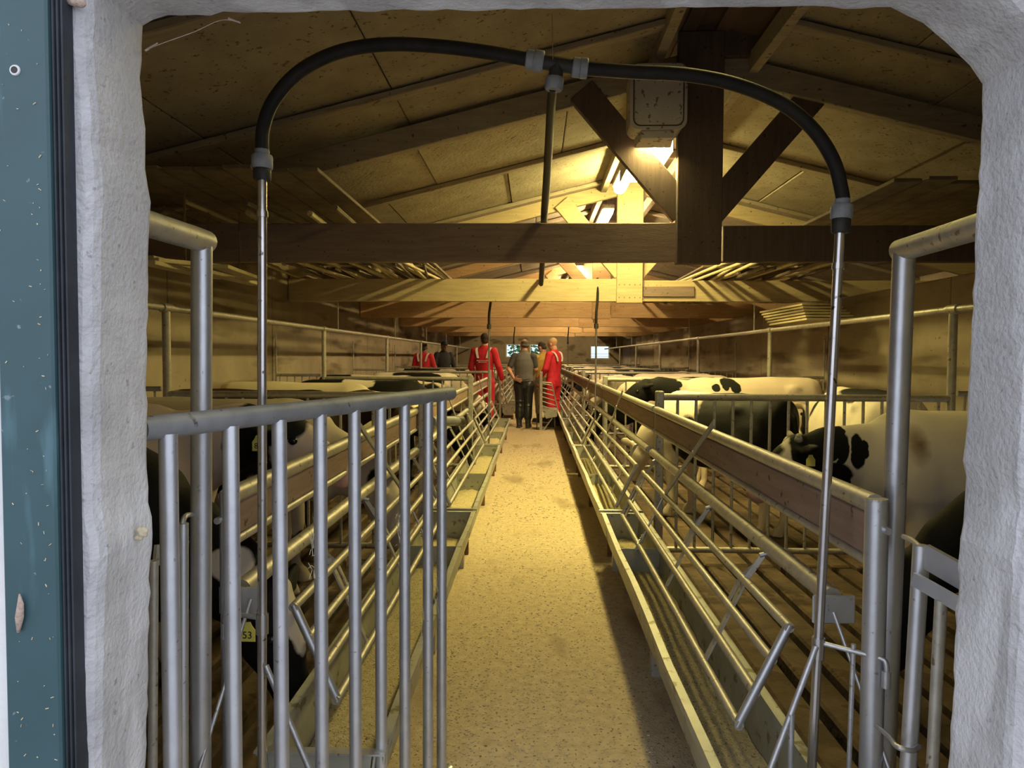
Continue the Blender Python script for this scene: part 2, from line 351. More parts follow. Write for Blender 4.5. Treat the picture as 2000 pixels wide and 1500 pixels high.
# ------------------------------------------------------------------ ground, floors
tag(box('ground', (0, -18.9, -0.06), (60, 39.9, 0.10), M_YARD), 'pale concrete yard in front of the barn door', kind='structure')
fl = box('floor', ((-0.74 + 0.79) / 2, (1.0 + YB) / 2, -0.06), (1.53, YB - 1.0, 0.12), M_AISLE)
tag(fl, 'speckled concrete feed aisle between the troughs', kind='structure')
pit = box('floor_pit', (0.15, (Y0 + YB) / 2, -0.42), (6.8, YB - Y0, 0.10), M_PIT); tag(pit, 'dark slurry pit under the slats', kind='structure')
sl = bpy.data.objects.new('floor_slats', None); C.objects.link(sl); tag(sl, 'muddy concrete slatted floor of the cattle pens', kind='structure')
slat_me = {}
edges = [Y0 + .01] + PEN[1:]
for side in (-1, 1):
    x = 0.83 if side > 0 else -0.78
    xe = XR if side > 0 else XL
    while abs(x) + 0.13 < abs(xe) + 0.02:
        for k in range(len(edges) - 1):
            ln = round(edges[k + 1] - edges[k] - 0.02, 3)
            if ln not in slat_me:
                b2 = bmesh.new(); bm_box(b2, (0, 0, 0), (0.128, ln, 0.14), None, 0.012)
                me = bpy.data.meshes.new('slat'); bm_tmp = b2; bm_tmp.to_mesh(me); b2.free(); me.materials.append(M_SLAT); slat_me[ln] = me
            o = bpy.data.objects.new('slat', slat_me[ln]); C.objects.link(o); o.parent = sl
            o.location = (x + side * 0.064, (edges[k] + edges[k + 1]) / 2, -0.07 + random.uniform(-.006, .002))
        x += side * 0.17

# ------------------------------------------------------------------ long walls of panels, back wall with windows
def panel_wall(name, X, side, label, top=None):
    rt = bpy.data.objects.new(name, None); C.objects.link(rt); tag(rt, label, kind='structure')
    top = top or roof_z(X) + 0.03; n = 11; ln = (YB - Y0) / n
    for k in range(n):
        box('wall_panel', (X + side * (0.06 + random.uniform(0, .006)), Y0 + ln * (k + .5), top / 2), (0.12, ln - 0.014, top), M_WALL, rt, bev=0.006)
    box('panel_backing', (X + side * 0.16, (Y0 + YB) / 2, top / 2), (0.06, YB - Y0, top), M_DARKWOOD, rt)
panel_wall('wall_left', XL, -1, 'stained tan panel wall along the left pens')
panel_wall('wall_right', XR, 1, 'stained tan panel wall along the right pens', 2.08)
tag(box('wall_eave', (XE + .1, (Y0 + YB) / 2, 1.35), (.2, YB - Y0, 2.7), M_WALL), 'dim outer wall beyond the right pen wall', kind='structure')
tag(box('floor_passage', ((XR + .2 + XE) / 2, (Y0 + YB) / 2, -.05), (XE - XR - .2, YB - Y0, .1), M_SLAT), 'dark passage floor behind the right pen wall', kind='structure')
WIN = [(-1.12, -0.52, 1.38, 1.91), (-0.17, 0.43, 1.38, 1.91), (2.20, 2.96, 1.33, 1.86)]
bm = bmesh.new()
xs = sorted([-3.4, 5.9] + [v for w_ in WIN for v in w_[:2]])
for a, b in zip(xs, xs[1:]):
    hit = [w_ for w_ in WIN if abs(w_[0] - a) < 1e-6]
    if hit:
        w_ = hit[0]
        bm_box(bm, ((a + b) / 2, YB + .1, w_[2] / 2), (b - a, .2, w_[2])); bm_box(bm, ((a + b) / 2, YB + .1, (w_[3] + 3.8) / 2), (b - a, .2, 3.8 - w_[3]))
    else: bm_box(bm, ((a + b) / 2, YB + .1, 1.9), (b - a, .2, 3.8))
tag(from_bm('wall_back', bm, M_WALL), 'tan end wall of the barn with three small windows', kind='structure')
for i, (a, b, c, d) in enumerate(WIN):
    rt = bpy.data.objects.new('window_%d' % (i + 1), None); C.objects.link(rt); rt.location = ((a + b) / 2, YB + .06, (c + d) / 2)
    tag(rt, ['small window behind the man in the grey vest', 'small window behind the man in the tan jacket', 'small window at the right of the end wall'][i], kind='structure')
    hw, hh = (b - a) / 2, (d - c) / 2
    for s in (-1, 1):
        box('window_frame', (s * (hw - .02), 0, 0), (.04, .06, hh * 2), M_WINFR, rt); box('window_frame', (0, 0, s * (hh - .02)), (hw * 2 - .08, .06, .04), M_WINFR, rt)
    if i == 2:
        for z in (-.06, -.16): box('window_bar', (0, -.01, z), (hw * 2 - .08, .02, .014), M_GALVD, rt)
    box('pane', (0, .015, 0), (hw * 2 - .08, .006, hh * 2 - .08), M_GLASS, rt)

# ------------------------------------------------------------------ ceiling of boards and battens
ce = bpy.data.objects.new('ceiling', None); C.objects.link(ce); tag(ce, 'sloping roof lined with dusty boards and battens', kind='structure')
ang = math.atan(SLOPE)
BAT = [1.15, 1.9, 3.3, 4.70, 5.42, 7.2, 8.85, 10.6, 12.4, 14.2, 16.0, 17.8, 19.6, 21.4, 23.2, 25.0, 26.8, 28.2]
board_cache = {}
def slope_box(name, x0, x1, ya, yb, dz, th, m, side):
    """a board lying under the roof slope between x0 and x1"""
    xm = (x0 + x1) / 2; ln = (x1 - x0) / math.cos(ang)
    key = (name, round(ln, 3), round(yb - ya, 3), th, m.name)
    if key not in board_cache:
        b2 = bmesh.new(); bm_box(b2, (0, 0, 0), (ln, yb - ya, th), None, min(.006, th / 3))
        me = bpy.data.meshes.new(name); b2.to_mesh(me); b2.free(); me.materials.append(m); board_cache[key] = me
    o = bpy.data.objects.new(name, board_cache[key]); C.objects.link(o); o.parent = ce
    o.location = (xm, (ya + yb) / 2, roof_z(xm) + dz); o.rotation_euler = (0, ang if side > 0 else -ang, 0)
    return o
RO = 0.36                                # half width of the open ridge slot
for side in (-1, 1):
    x_in = RIDGE_X + side * RO; x_out = (XL - .25) if side < 0 else (XE + .25)
    for i, (ya, yb) in enumerate(zip(BAT, BAT[1:])):
        off = [0.0, 0.55, 0.25, 0.75][i % 4]
        cuts = [x_in]; x = x_in + side * (0.60 + off)
        if side < 0 and i in (2, 3): x = -0.945
        while abs(x - RIDGE_X) < abs(x_out - RIDGE_X) - 0.3:
            cuts.append(x); x += side * 1.25
        cuts.append(x_out)
        for a, b in zip(cuts, cuts[1:]):
            lo, hi = min(a, b) + .004, max(a, b) - .004
            slope_box('ceiling_board', lo, hi, ya + .004, yb - .004, 0.03 + random.uniform(0, .014), 0.03, M_CEIL, side)
        lo, hi = min(x_in, x_out), max(x_in, x_out)
        slope_box('batten', lo, hi, yb - .045, yb + .045, -0.012, 0.045, M_BATTEN, side)
    lo, hi = min(x_in - side * .3, x_out), max(x_in - side * .3, x_out)
    slope_box('roof_sheet', lo - .1, hi + .1, 1.0, 28.3, 0.16, 0.04, M_DARKWOOD, side)
    box('ridge_purlin', (x_in, (Y0 + YB) / 2, roof_z(x_in) - .03), (0.07, YB - Y0, 0.14), M_BATTEN, ce, bev=.004)
box('ridge_cap', (RIDGE_X, (Y0 + YB) / 2, RIDGE_Z + .22), (1.0, YB - Y0 + 1, .05), M_DARKWOOD, ce)
for k in range(14):
    y = 2.6 + 1.82 * k
    box('ridge_crosspiece', (RIDGE_X, y, RIDGE_Z + .0), (2 * RO, .06, .09), M_DARKWOOD, ce, bev=.004)
for s in (-1, 1):
    box('ridge_slat', (RIDGE_X + s * .12, (Y0 + YB) / 2, RIDGE_Z + .10), (.10, YB - Y0, .03), M_DARKWOOD, ce)

# ------------------------------------------------------------------ roof trusses
def truss(i, Y):
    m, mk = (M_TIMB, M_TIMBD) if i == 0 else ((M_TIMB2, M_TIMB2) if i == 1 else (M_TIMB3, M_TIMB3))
    wl = ['nearest dark brown roof truss above the drop pipes', 'greenish pale roof truss, second from the door', 'orange timber roof truss, third from the door',
          'orange timber roof truss, fourth from the door', 'orange timber roof truss, fifth from the door', 'roof truss nearest the end wall'][i]
    t = thing('roof_truss', wl, 'roof truss', (RIDGE_X, Y, 2.10), 0, 'roof trusses')
    zb, zt = 0.0, 0.285
    KX = -0.03
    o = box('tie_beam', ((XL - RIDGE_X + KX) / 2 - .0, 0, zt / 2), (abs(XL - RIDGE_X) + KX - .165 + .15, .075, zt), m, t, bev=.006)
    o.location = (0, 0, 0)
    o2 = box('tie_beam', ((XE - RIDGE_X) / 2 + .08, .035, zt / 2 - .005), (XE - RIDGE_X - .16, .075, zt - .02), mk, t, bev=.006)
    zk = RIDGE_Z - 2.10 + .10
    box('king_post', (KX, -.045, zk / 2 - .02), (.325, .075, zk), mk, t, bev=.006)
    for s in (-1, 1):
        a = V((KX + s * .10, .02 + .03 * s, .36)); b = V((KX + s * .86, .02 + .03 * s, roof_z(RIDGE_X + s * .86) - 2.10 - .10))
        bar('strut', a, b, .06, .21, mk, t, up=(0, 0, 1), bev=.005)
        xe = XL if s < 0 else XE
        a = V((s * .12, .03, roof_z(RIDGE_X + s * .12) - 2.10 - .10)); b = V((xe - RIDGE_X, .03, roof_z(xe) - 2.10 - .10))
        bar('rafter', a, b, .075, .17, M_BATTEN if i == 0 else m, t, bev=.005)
    bm = bmesh.new()
    for k in range(10):
        bm_tube(bm, [(KX - .13 + .065 * (k % 5), -.082, .05 + .16 * (k // 5)), (KX - .13 + .065 * (k % 5), -.090, .05 + .16 * (k // 5))], .006, 6)
    o = from_bm('nail_heads', bm, M_RUST, t); o['kind'] = 'stuff'
    if i == 0: box('gusset_board', (.20, -.03, RIDGE_Z - 2.10 + .02), (.78, .05, .22), mk, t, bev=.004)
    if i == 1: box('splice_board', (0.46, -.01, .13), (.66, .03, .13), M_TIMB, t, bev=.004)
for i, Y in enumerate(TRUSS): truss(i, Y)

# ------------------------------------------------------------------ lamps under the ridge
def lamp(i, yc, ln, col, label, s=1.0):
    t = thing('barn_lamp', label, 'lamp', (1.0, yc, 3.38), 0, 'lamps under the ridge')
    box('housing', (0, 0, .065), (.17, ln, .07), M_WHITEBOX, t, bev=.012)
    bm = bmesh.new()
    prof = [(-.07, .03), (-.06, -.02), (-.03, -.045), (.03, -.045), (.06, -.02), (.07, .03)]
    rs = [[bm.verts.new((x, y, z)) for x, z in prof] for y in (-ln / 2 + .03, ln / 2 - .03)]
    for j in range(5): bm.faces.new((rs[0][j], rs[0][j + 1], rs[1][j + 1], rs[1][j]))
    bm.faces.new((rs[0][5], rs[0][0], rs[1][0], rs[1][5])); bm.faces.new(rs[0]); bm.faces.new(list(reversed(rs[1])))
    area = .23 * ln
    from_bm('diffuser', bm, lamp_mat('lit_diffuser', col, LAMP_POWER * s / area / 3.14), t)
    for s_ in (-1, 1): bar('hanger', (0, s_ * ln * .35, .09), (0, s_ * ln * .35, .26), .02, .02, M_GALVD, t)
LAMPS = [(8.05, 1.0, LAMP_YELLOW, 1.25), (10.3, 1.1, LAMP_WARM, 1.1), (13.0, 1.1, LAMP_WARM, 1.1), (16.4, 1.2, LAMP_WARM, 1.2), (19.6, 1.2, LAMP_WARM, 1.0), (22.6, 1.2, LAMP_WARM, 1.0), (25.6, 1.2, LAMP_WARM, 1.0)]
LL = ['brightest lit lamp left of the nearest king post', 'lit lamp seen just above the nearest tie beam', 'ridge lamp hidden behind the nearest tie beam',
      'small lit lamp seen between the two nearest tie beams', 'sixth ridge lamp from the door', 'seventh ridge lamp from the door', 'ridge lamp nearest the end wall']
for i, (yc, ln, col, s) in enumerate(LAMPS): lamp(i, yc, ln, col, LL[i], s)
# cool fluorescent tube up in the ridge slot
t = thing('ridge_tube_lamp', 'thin bluish fluorescent tube up in the ridge slot', 'lamp', (1.30, 7.4, 3.62))
tube('tube', [(0.10, -.28, 0), (-.10, .30, .02)], .018, lamp_mat('cool_tube', (.75, .8, 1.0), 3.0), t, 8)
bar('tube_holder', (0.10, -.30, .045), (-.10, .32, .065), .05, .04, M_WHITEBOX, t)
# white plastic box beside the king post
def floodlight(parent, power):
    box('lamp_housing', (.03, .85, -.11), (.24, 1.18, .10), M_WHITEBOX, parent, bev=.01)
    for s, h_ in ((-1, .08), (1, .15)): box('reflector_side', (.03 + s * .118, .85, -.15 - h_ / 2), (.006, 1.18, h_), M_WHITEBOX, parent)  # right side made deeper to keep lamplight off the upper right wall
    box('reflector_end', (.03, 1.44, -.19), (.24, .006, .08), M_WHITEBOX, parent)
    box('lens', (.03, .85, -.200), (.22, 1.14, .012), lamp_mat('lit_lens', LAMP_YELLOW, power / (.22 * 1.14) / 3.14), parent)
nf = thing('floodlight', 'added unseen floodlight under the ridge just inside the door', 'floodlight', (0.86, 1.85, 3.46)); floodlight(nf, LAMP_POWER * .14)  # added above the lintel, unseen, to light the near cow and troughs
bar('hanger', (.03, .5, -.07), (.03, .5, .1), .03, .01, M_GALVD, nf); box('reflector_end', (.03, .262, -.19), (.24, .006, .08), M_WHITEBOX, nf)
wb = thing('floodlight', 'dirty white plastic floodlight box hanging beside the nearest king post', 'floodlight', (0.835, 4.90, 3.17))
def rrect(w_, h_, r, n=5):
    out = []
    for cx_, cz_, a0 in ((w_ / 2 - r, h_ / 2 - r, 0), (-w_ / 2 + r, h_ / 2 - r, 90), (-w_ / 2 + r, -h_ / 2 + r, 180), (w_ / 2 - r, -h_ / 2 + r, 270)):
        for k in range(n + 1):
            a = R(a0 + 90 * k / n); out.append((cx_ + r * math.cos(a), cz_ + r * math.sin(a)))
    return out
def rr_solid(name, secs, m, parent, r=.05):
    bm = bmesh.new(); rs = []
    for w_, h_, y, zc in secs: rs.append([bm.verts.new((x, y, z + zc)) for x, z in rrect(w_, h_, min(r, w_ / 3, h_ / 3))])
    for a, b in zip(rs, rs[1:]):
        for j in range(len(a)): bm.faces.new((a[j], a[(j + 1) % len(a)], b[(j + 1) % len(a)], b[j]))
    bm.faces.new(rs[0]); bm.faces.new(list(reversed(rs[-1])))
    return from_bm(name, bm, m, parent)
rr_solid('box_body', [(.375, .43, .03, 0), (.375, .43, .26, 0)], M_WHITEBOX, wb, .06)
rr_solid('lid_rim', [(.385, .44, .012, 0), (.385, .44, .032, 0)], M_WHITEBOX, wb, .06)
rr_solid('seal_groove', [(.345, .40, .0095, 0), (.345, .40, .014, 0)], M_BLACKPL, wb, .05)
rr_solid('lid_panel', [(.320, .375, .0, 0), (.332, .387, .012, 0)], M_WHITEBOX, wb, .045)
rr_solid('box_skirt', [(.22, .07, .045, -.235), (.26, .09, .24, -.235)], M_WHITEBOX, wb, .01)
bar('hanger', (0, .15, .2), (0, .15, .38), .03, .01, M_GALVD, wb)
# the box is the end of a floodlight whose lens faces down behind it
floodlight(wb, LAMP_POWER * 1.3)

# ------------------------------------------------------------------ door gate, bent posts
def solve_t(A, B, px):
    lo, hi = 0.0, 1.0
    for _ in range(40):
        t = (lo + hi) / 2; p = A.lerp(B, t)
        if proj_x(p) < px: lo = t
        else: hi = t
    return (lo + hi) / 2
A, B = V((-0.645, 1.205, 1.275)), V((-0.264, 2.24, 1.283))
g = thing('barred_gate', 'galvanised barred gate standing open at the left of the doorway', 'gate', (A.x, A.y, 0))
O = V(g.location)
tube('top_rail', [A - O - V((.02, .03, 0)), B - O], .0215, M_GATETOP, g, 16)
for px in (328, 450, 545, 625, 692, 743, 790, 836, 863):
    p = A.lerp(B, solve_t(A, B, px)); tube('bar', [V((p.x, p.y, p.z - .012)) - O, V((p.x, p.y, .06)) - O], .0158, M_GATE, g, 14)
a2 = A.copy(); b2_ = B.copy(); a2.z = b2_.z = .06
tube('bottom_rail', [a2 - O, b2_ - O], .02, M_GATE, g, 14)
d = (B - A).normalized()
bm = bmesh.new(); bm_ball(bm, B - O + d * .0, (.019, .019, .019)); from_bm('rail_end', bm, M_GATETOP, g, True)
# straw caught on the bars
for px, z in ((625, 0.95), (836, .60), (863, .66), (790, .92)):
    p = A.lerp(B, solve_t(A, B, px)); bm = bmesh.new()
    for k in range(14):
        a = V((p.x - .016 + random.uniform(-.004, .004), p.y - .010, z + random.uniform(-.05, .05)))
        bm_tube(bm, [a, a + V((random.uniform(-.008, .008), random.uniform(-.006, 0), random.uniform(-.035, .03)))], .0008, 4)
    o = from_bm('straw_wisp', bm, M_STRAW); o['kind'] = 'stuff'
    tag(o, 'wisp of dry straw caught on a bar of the gate', 'straw')
# bent pipe posts beside the doorway
for s, lab in ((-1, 'thick bent galvanised post at the left, behind the gate'), (1, 'thick bent galvanised post at the right of the doorway')):
    Yc = 1.86 if s > 0 else 1.71; rr = .0272 if s > 0 else .0248
    if s < 0: top, bot = at(394, 470, Yc), at(392, 1450, Yc)
    else: top, bot = at(1766, 487, Yc), at(1731, 1400, Yc)
    k = bot.z / (top.z - bot.z); foot = bot + (bot - top) * k
    t = thing('bent_post', lab, 'post', (foot.x, foot.y, 0)); O = V(t.location)
    tube('upright', [V((0, 0, 0)), top - O], rr, M_GATE, t, 18)
    e = V((top.x + (-.035 if s < 0 else -.02), 1.15, top.z))
    tube('elbow_arm', [top - O + V((0, .022, 0)), top - O + V((0, -.03, 0)), e - O], .0285, M_GALVD, t, 18)
    bm = bmesh.new(); bm_ball(bm, top - O + V((0, .012, 0)), .0285, 2); from_bm('elbow', bm, M_GALVD, t, True)
    box('base_plate', (0, 0, .006), (.13, .13, .012), M_GALV, t, bev=.002)

# ------------------------------------------------------------------ barn fittings per pen
FENCE = {1: dict(x=.82, ztop=1.05), -1: dict(x=.80, ztop=1.03)}
def pen_barrier(side, k):
    f = FENCE[side]; X = f['x'] * side; ya, yb = PEN[k], PEN[k + 1]
    word = ORD[k]; sd = 'right' if side > 0 else 'left'
    t = thing('feed_barrier', 'pipe and brown board feed barrier of the %s pen on the %s' % (word, sd), 'barrier', (X, ya, 0), 0, 'feed barriers along the aisle')
    L = yb - ya; e0 = (.0 if side > 0 else .10) if k == 0 else .035; e1 = L - .035
    tube('top_rail', [(0, e0, f['ztop']), (0, e1, f['ztop'])], .0245, M_GALVD, t)
    box('board', (side * .006, (e0 + e1) / 2, .972), (.03, e1 - e0, .105), M_BOARD, t, bev=.004)
    tube('lower_rail', [(0, e0, .905), (0, e1, .905)], .0135, M_GALVD, t, 10)
    xm = side * .795 - X
    ys = .17 if k == 0 else .10
    tube('main_rail', [(xm, ys, .765), (xm, e1 - .02, .765)], .026, M_GALVD, t, 14)
    if k == 0:
        ep = -.01 if side > 0 else .10; er = .0265 if side > 0 else .020
        tube('end_post', [(0, ep, 0), (0, ep, f['ztop'] + .012)], er, M_GATE, t, 16)
        bm = bmesh.new(); bm_tube(bm, [(0, ep, f['ztop'] + .010), (0, ep, f['ztop'] + .016)], [er + .0003, er - .002], 16); from_bm('post_cap', bm, M_GALVD, t)
        o = box('bracket_plate', (xm - side * .01, ys - .035, .745), (.11, .008, .075), M_GATE, t, bev=.003)
        tube('bolt', [(side * .012, ep - .02, f['ztop'] - .055), (side * .012, ep - .036, f['ztop'] - .055)], .009, M_GALV, t, 8)
    # hinged feed frame of four rails leaning over the trough
    R2, R5 = V((.718 * side, .646)), V((.583 * side if side > 0 else -.590, .364))
    fr = thing('feed_hurdle', 'hinged four-rail feed hurdle over the %s trough on the %s' % (word, sd), 'hurdle', (X, ya, 0), 0, 'hinged feed hurdles')
    fy0 = (.26 if side > 0 else .36) if k == 0 else .14; fy1 = L - .14
    def pp(u, y): return V((R2.x + (R5.x - R2.x) * u - X, y, R2.y + (R5.y - R2.y) * u))
    for j in range(4):
        u = j / 3
        y_s = fy0 if j in (0, 3) else fy0 + .004
        tube('frame_rail', [pp(u, y_s), pp(u, fy1)], .0142, M_GALVD, fr, 10)
    for yy in (fy0 + .012, fy1 - .012):
        tube('end_bar', [pp(-.02, yy), pp(1.02, yy)], .0135, M_GATE if k == 0 and yy < 1 else M_GALVD, fr, 12)
    ins = [fy0 + .42, fy0 + 1.16 if k == 0 else L * .47, fy1 - .12]
    for yy in ins:
        bar('flat_bar', pp(-.02, yy), pp(.98, yy), .007, .028, M_GALVD, fr, up=(0, 1, 0))
        bar('flat_bar', pp(.05, yy + .05), pp(.36, yy + .05), .006, .022, M_GALVD, fr, up=(0, 1, 0))
        h = V((xm - side * .028, yy - .03, .742))
        bar('link_arm', pp(0, yy), h, .010, .018, M_GALVD, fr); bar('link_arm', pp(.03, yy + .05), h + V((0, .004, -.01)), .008, .014, M_GALVD, fr)
        tube('hinge_pin', [h + V((-side * .012, 0, 0)), h + V((side * .022, 0, .008))], .0085, M_GALV, fr, 8)
    # locking lever and latch rod
    yl = 3.90 - ya if k == 0 else L * .60
    p0 = pp(.02, yl); p1 = V((.785 * side - X - side * .02, yl - .87, 1.125)); pm = p0.lerp(p1, .30)
    lv = bar('locking_lever', p0.lerp(p1, .04), p1, .034, .010, M_PLATE, fr, up=(side * -1, 0, .2), bev=.003)
    bm = bmesh.new()
    for u in (.42, .66): c = p0.lerp(p1, u); bm_tube(bm, [c + V((-.008, 0, 0)), c + V((.008, 0, 0))], .008, 8)
    from_bm('lever_bolt', bm, M_GALV, lv)
    tube('latch_rod', [p0, pp(.5, yl), pp(1.12, yl)], .0055, M_GALV, fr, 8)
    bm = bmesh.new()
    for u in (.80, .86, .92, .98, 1.04):
        c = pp(u, yl); bmesh.ops.create_circle(bm, segments=10, radius=.014, matrix=Matrix.Translation(c))
    bm.free()
    coil = [pp(.78 + .30 * a / 40, yl) + V((.014 * math.cos(a * .9), .014 * math.sin(a * .9), 0)) for a in range(41)]
    tube('latch_spring', coil, .0028, M_GALV, fr, 6)
    bm = bmesh.new(); bm_ball(bm, p0, .02, 1); from_bm('pivot', bm, M_GALV, fr, True)
for side in (-1, 1):
    for k in range(7):
        if (side, k) != (-1, 3): pen_barrier(side, k)      # the fourth left pen stands open where the men are

# pen partitions across the pens
def bars_between(t, p, q_, n, z0, z1, r, m, segs=8):
    for j in range(n):
        c = V(p).lerp(V(q_), (j + .5) / n); tube('bar', [(c.x, c.y, z0), (c.x, c.y, z1)], r, m, t, segs)
POSTX = {1: 2.77, -1: -2.52}
for side in (-1, 1):
    for k in range(1, 7):
        Y = PEN[k]; f = FENCE[side]; xi = side * .845 if side > 0 else -.755; xo = POSTX[side]; sd = 'right' if side > 0 else 'left'
        t = thing('pen_partition', 'barred steel partition behind the %s pen on the %s' % (ORD[k - 1], sd), 'partition', (xi, Y, 0), 0, 'partitions between the pens')
        ht = 1.165
        box('inner_post', (0, 0, ht / 2 + .005), (.055, .055, ht + .01), M_GALVD, t, bev=.006)
        tube('top_rail', [(0, 0, ht - .03), (xo - xi, 0, ht - .03)], .0235, M_GALVD, t, 12)
        n = 15 if k < 3 else 13
        bars_between(t, (side * .06, 0, 0), (xo - xi - side * .02, 0, 0), n, .10, ht - .04, .0105, M_GALVD)
        tube('bottom_rail', [(0, 0, .10), (xo - xi, 0, .10)], .02, M_GALVD, t, 10)
        tube('tall_post', [(xo - xi, 0, 0), (xo - xi, 0, 1.70)], .027, M_GALVD, t, 12)
        xw = (XR - .03) if side > 0 else (XL + .03)
        t2 = thing('passage_gate', 'short barred gate against the %s wall behind the %s pen' % (sd, ORD[k - 1]), 'gate', (xo + side * .04, Y, 0), 0, 'short gates at the walls')
        w_ = xw - xo - side * .06
        tube('top_rail', [(0, 0, 1.17), (w_, 0, 1.17)], .018, M_GALVD, t2, 10); tube('bottom_rail', [(0, 0, .16), (w_, 0, .16)], .016, M_GALVD, t2, 10)
        bars_between(t2, (0, 0, 0), (w_, 0, 0), 6, .16, 1.17, .009, M_GALVD)
        tube('wall_stile', [(w_, 0, 0), (w_, 0, 1.66)], .012, M_GALVD, t2, 8)
        box('latch', (w_ - side * .05, -.02, .98), (.05, .02, .10), M_GALVD, t2)

# steel troughs with feed
TR = {1: (.462, .735), -1: (-.398, -.728)}
def trough(side, k):
    xo, xi = TR[side]; sd = 'right' if side > 0 else 'left'
    ya = (1.45 if side > 0 else 1.83) if k == 0 else PEN[k] + .06
    yb = PEN[k + 1] - .03
    t = thing('feed_trough', 'sheet steel feed trough, %s from the door on the %s' % (ORD[k], sd), 'trough', (xo, ya, 0), 0, 'feed troughs along the aisle')
    L = yb - ya; s = side
    W_ = abs(xi - xo)
    # outer skin / inner skin profile across the trough (x from the aisle edge, z)
    prof = [(-.004, .318), (-.006, .352), (.022, .352), (.024, .346), (.050, .15), (.085, .105), (W_ - .075, .105), (W_ - .035, .16), (W_ - .022, .350), (W_ + .006, .352), (W_ + .008, .335)]
    under = [(W_ + .004, .335), (W_ + .003, .346), (W_ - .017, .345), (W_ - .029, .155), (W_ - .072, .098), (.082, .098), (.043, .148), (.019, .344), (-.001, .345), (-.001, .318)]
    P = prof + under
    bm = bmesh.new(); n = 7 if k < 3 else 2; rs = []
    for j in range(n + 1):
        y = L * j / n; dx = 0 if k > 3 else .004 * math.sin(j * 1.9 + k + side)
        rs.append([bm.verts.new((s * (x + (dx if x < .03 else 0)), y, z)) for x, z in P])
    for a, b in zip(rs, rs[1:]):
        for j in range(len(P)): bm.faces.new((a[j], a[(j + 1) % len(P)], b[(j + 1) % len(P)], b[j]))
    bm.faces.new(rs[0]); bm.faces.new(list(reversed(rs[-1])))
    from_bm('trough_shell', bm, M_TROUGH, t)
    def plate(y, name, top=.347):
        bm = bmesh.new()
        pr = [(.026, top), (.050, .15), (.085, .107), (W_ - .075, .107), (W_ - .035, .16), (W_ - .024, top)]
        a = [bm.verts.new((s * x, y - .003, z)) for x, z in pr]; b = [bm.verts.new((s * x, y + .003, z)) for x, z in pr]
        bm.faces.new(a); bm.faces.new(list(reversed(b)))
        for j in range(6): bm.faces.new((a[j], a[(j + 1) % 6], b[(j + 1) % 6], b[j]))
        return from_bm(name, bm, M_TROUGH, t)
    plate(.004, 'end_plate'); plate(L - .004, 'end_plate')
    box('end_flange', (s * W_ / 2, .004, .349), (W_ + .02, .03, .005), M_GALV, t)
    box('end_flange', (s * W_ / 2, L - .004, .349), (W_ + .02, .03, .005), M_TROUGH, t)
    divs = [3.96 - ya] if k == 0 else [L * .45]
    for y in divs: plate(y, 'divider', .33)
    for y in (.12, L / 2, L - .12): box('foot', (s * W_ / 2, y, .049), (W_ - .12, .05, .098), M_RUST if k else M_GALVD, t)
    # loose feed lying in the trough
    bm = bmesh.new(); nx, ny = 8, (64 if k < 2 else 24); rows = []
    rnd = random.Random(k * 7 + side)
    ph = rnd.uniform(0, 6)
    for j in range(ny + 1):
        y = .012 + (L - .024) * j / ny
        # eaten away near the door end, heaped further in
        base = .19 + .035 * math.sin(y * 2.3 + ph) * math.sin(y * 1.1 + 2 * ph) + (.0 if not (k == 0 and y < 1.3) else -.035 * (1.3 - y))
        row = []
        for i in range(nx + 1):
            u = i / nx; z = base + .02 * math.sin(u * 3.1) + rnd.uniform(-.007, .007)
            z = max(z, .107)
            # walls of the trough at that height
            xl = .026 + max(0, (.346 - z)) / .196 * .024 if z > .15 else .050 + (.15 - z) / .045 * .035
            xr = W_ - .024 - max(0, (.350 - z)) / .19 * .013 if z > .16 else W_ - .037 - (.16 - z) / .055 * .04
            row.append(bm.verts.new((xo + s * (xl + (xr - xl) * u), ya + y, z)))
        rows.append(row)
    for a, b in zip(rows, rows[1:]):
        for i in range(nx): bm.faces.new((a[i], a[i + 1], b[i + 1], b[i]))
    o = from_bm('loose_feed', bm, M_FEED, None, True); o['kind'] = 'stuff'
    tag(o, 'coarse ground feed lying in the %s trough on the %s' % (ORD[k], sd), 'feed')
for side in (-1, 1):
    for k in range(7):
        if (side, k) != (-1, 3): trough(side, k)
# feed crumbs spilled on the aisle
bm = bmesh.new()
for k in range(2600):
    y = 2.3 + 9 * random.random() ** 2; e = random.random() ** 1.6
    x = random.choice((-.38 + e * .5, .43 - e * .5)); r = random.uniform(.0015, .0045) * (1 + (y > 6) * .5)
    bm_box(bm, (x, y, r * .4), (r * 2, r * random.uniform(1, 3), r), Quaternion((0, 0, 1), random.uniform(0, 3)))
o = from_bm('feed_crumbs', bm, M_STRAW); o['kind'] = 'stuff'; tag(o, 'pale feed crumbs spilled over the aisle floor', 'feed')

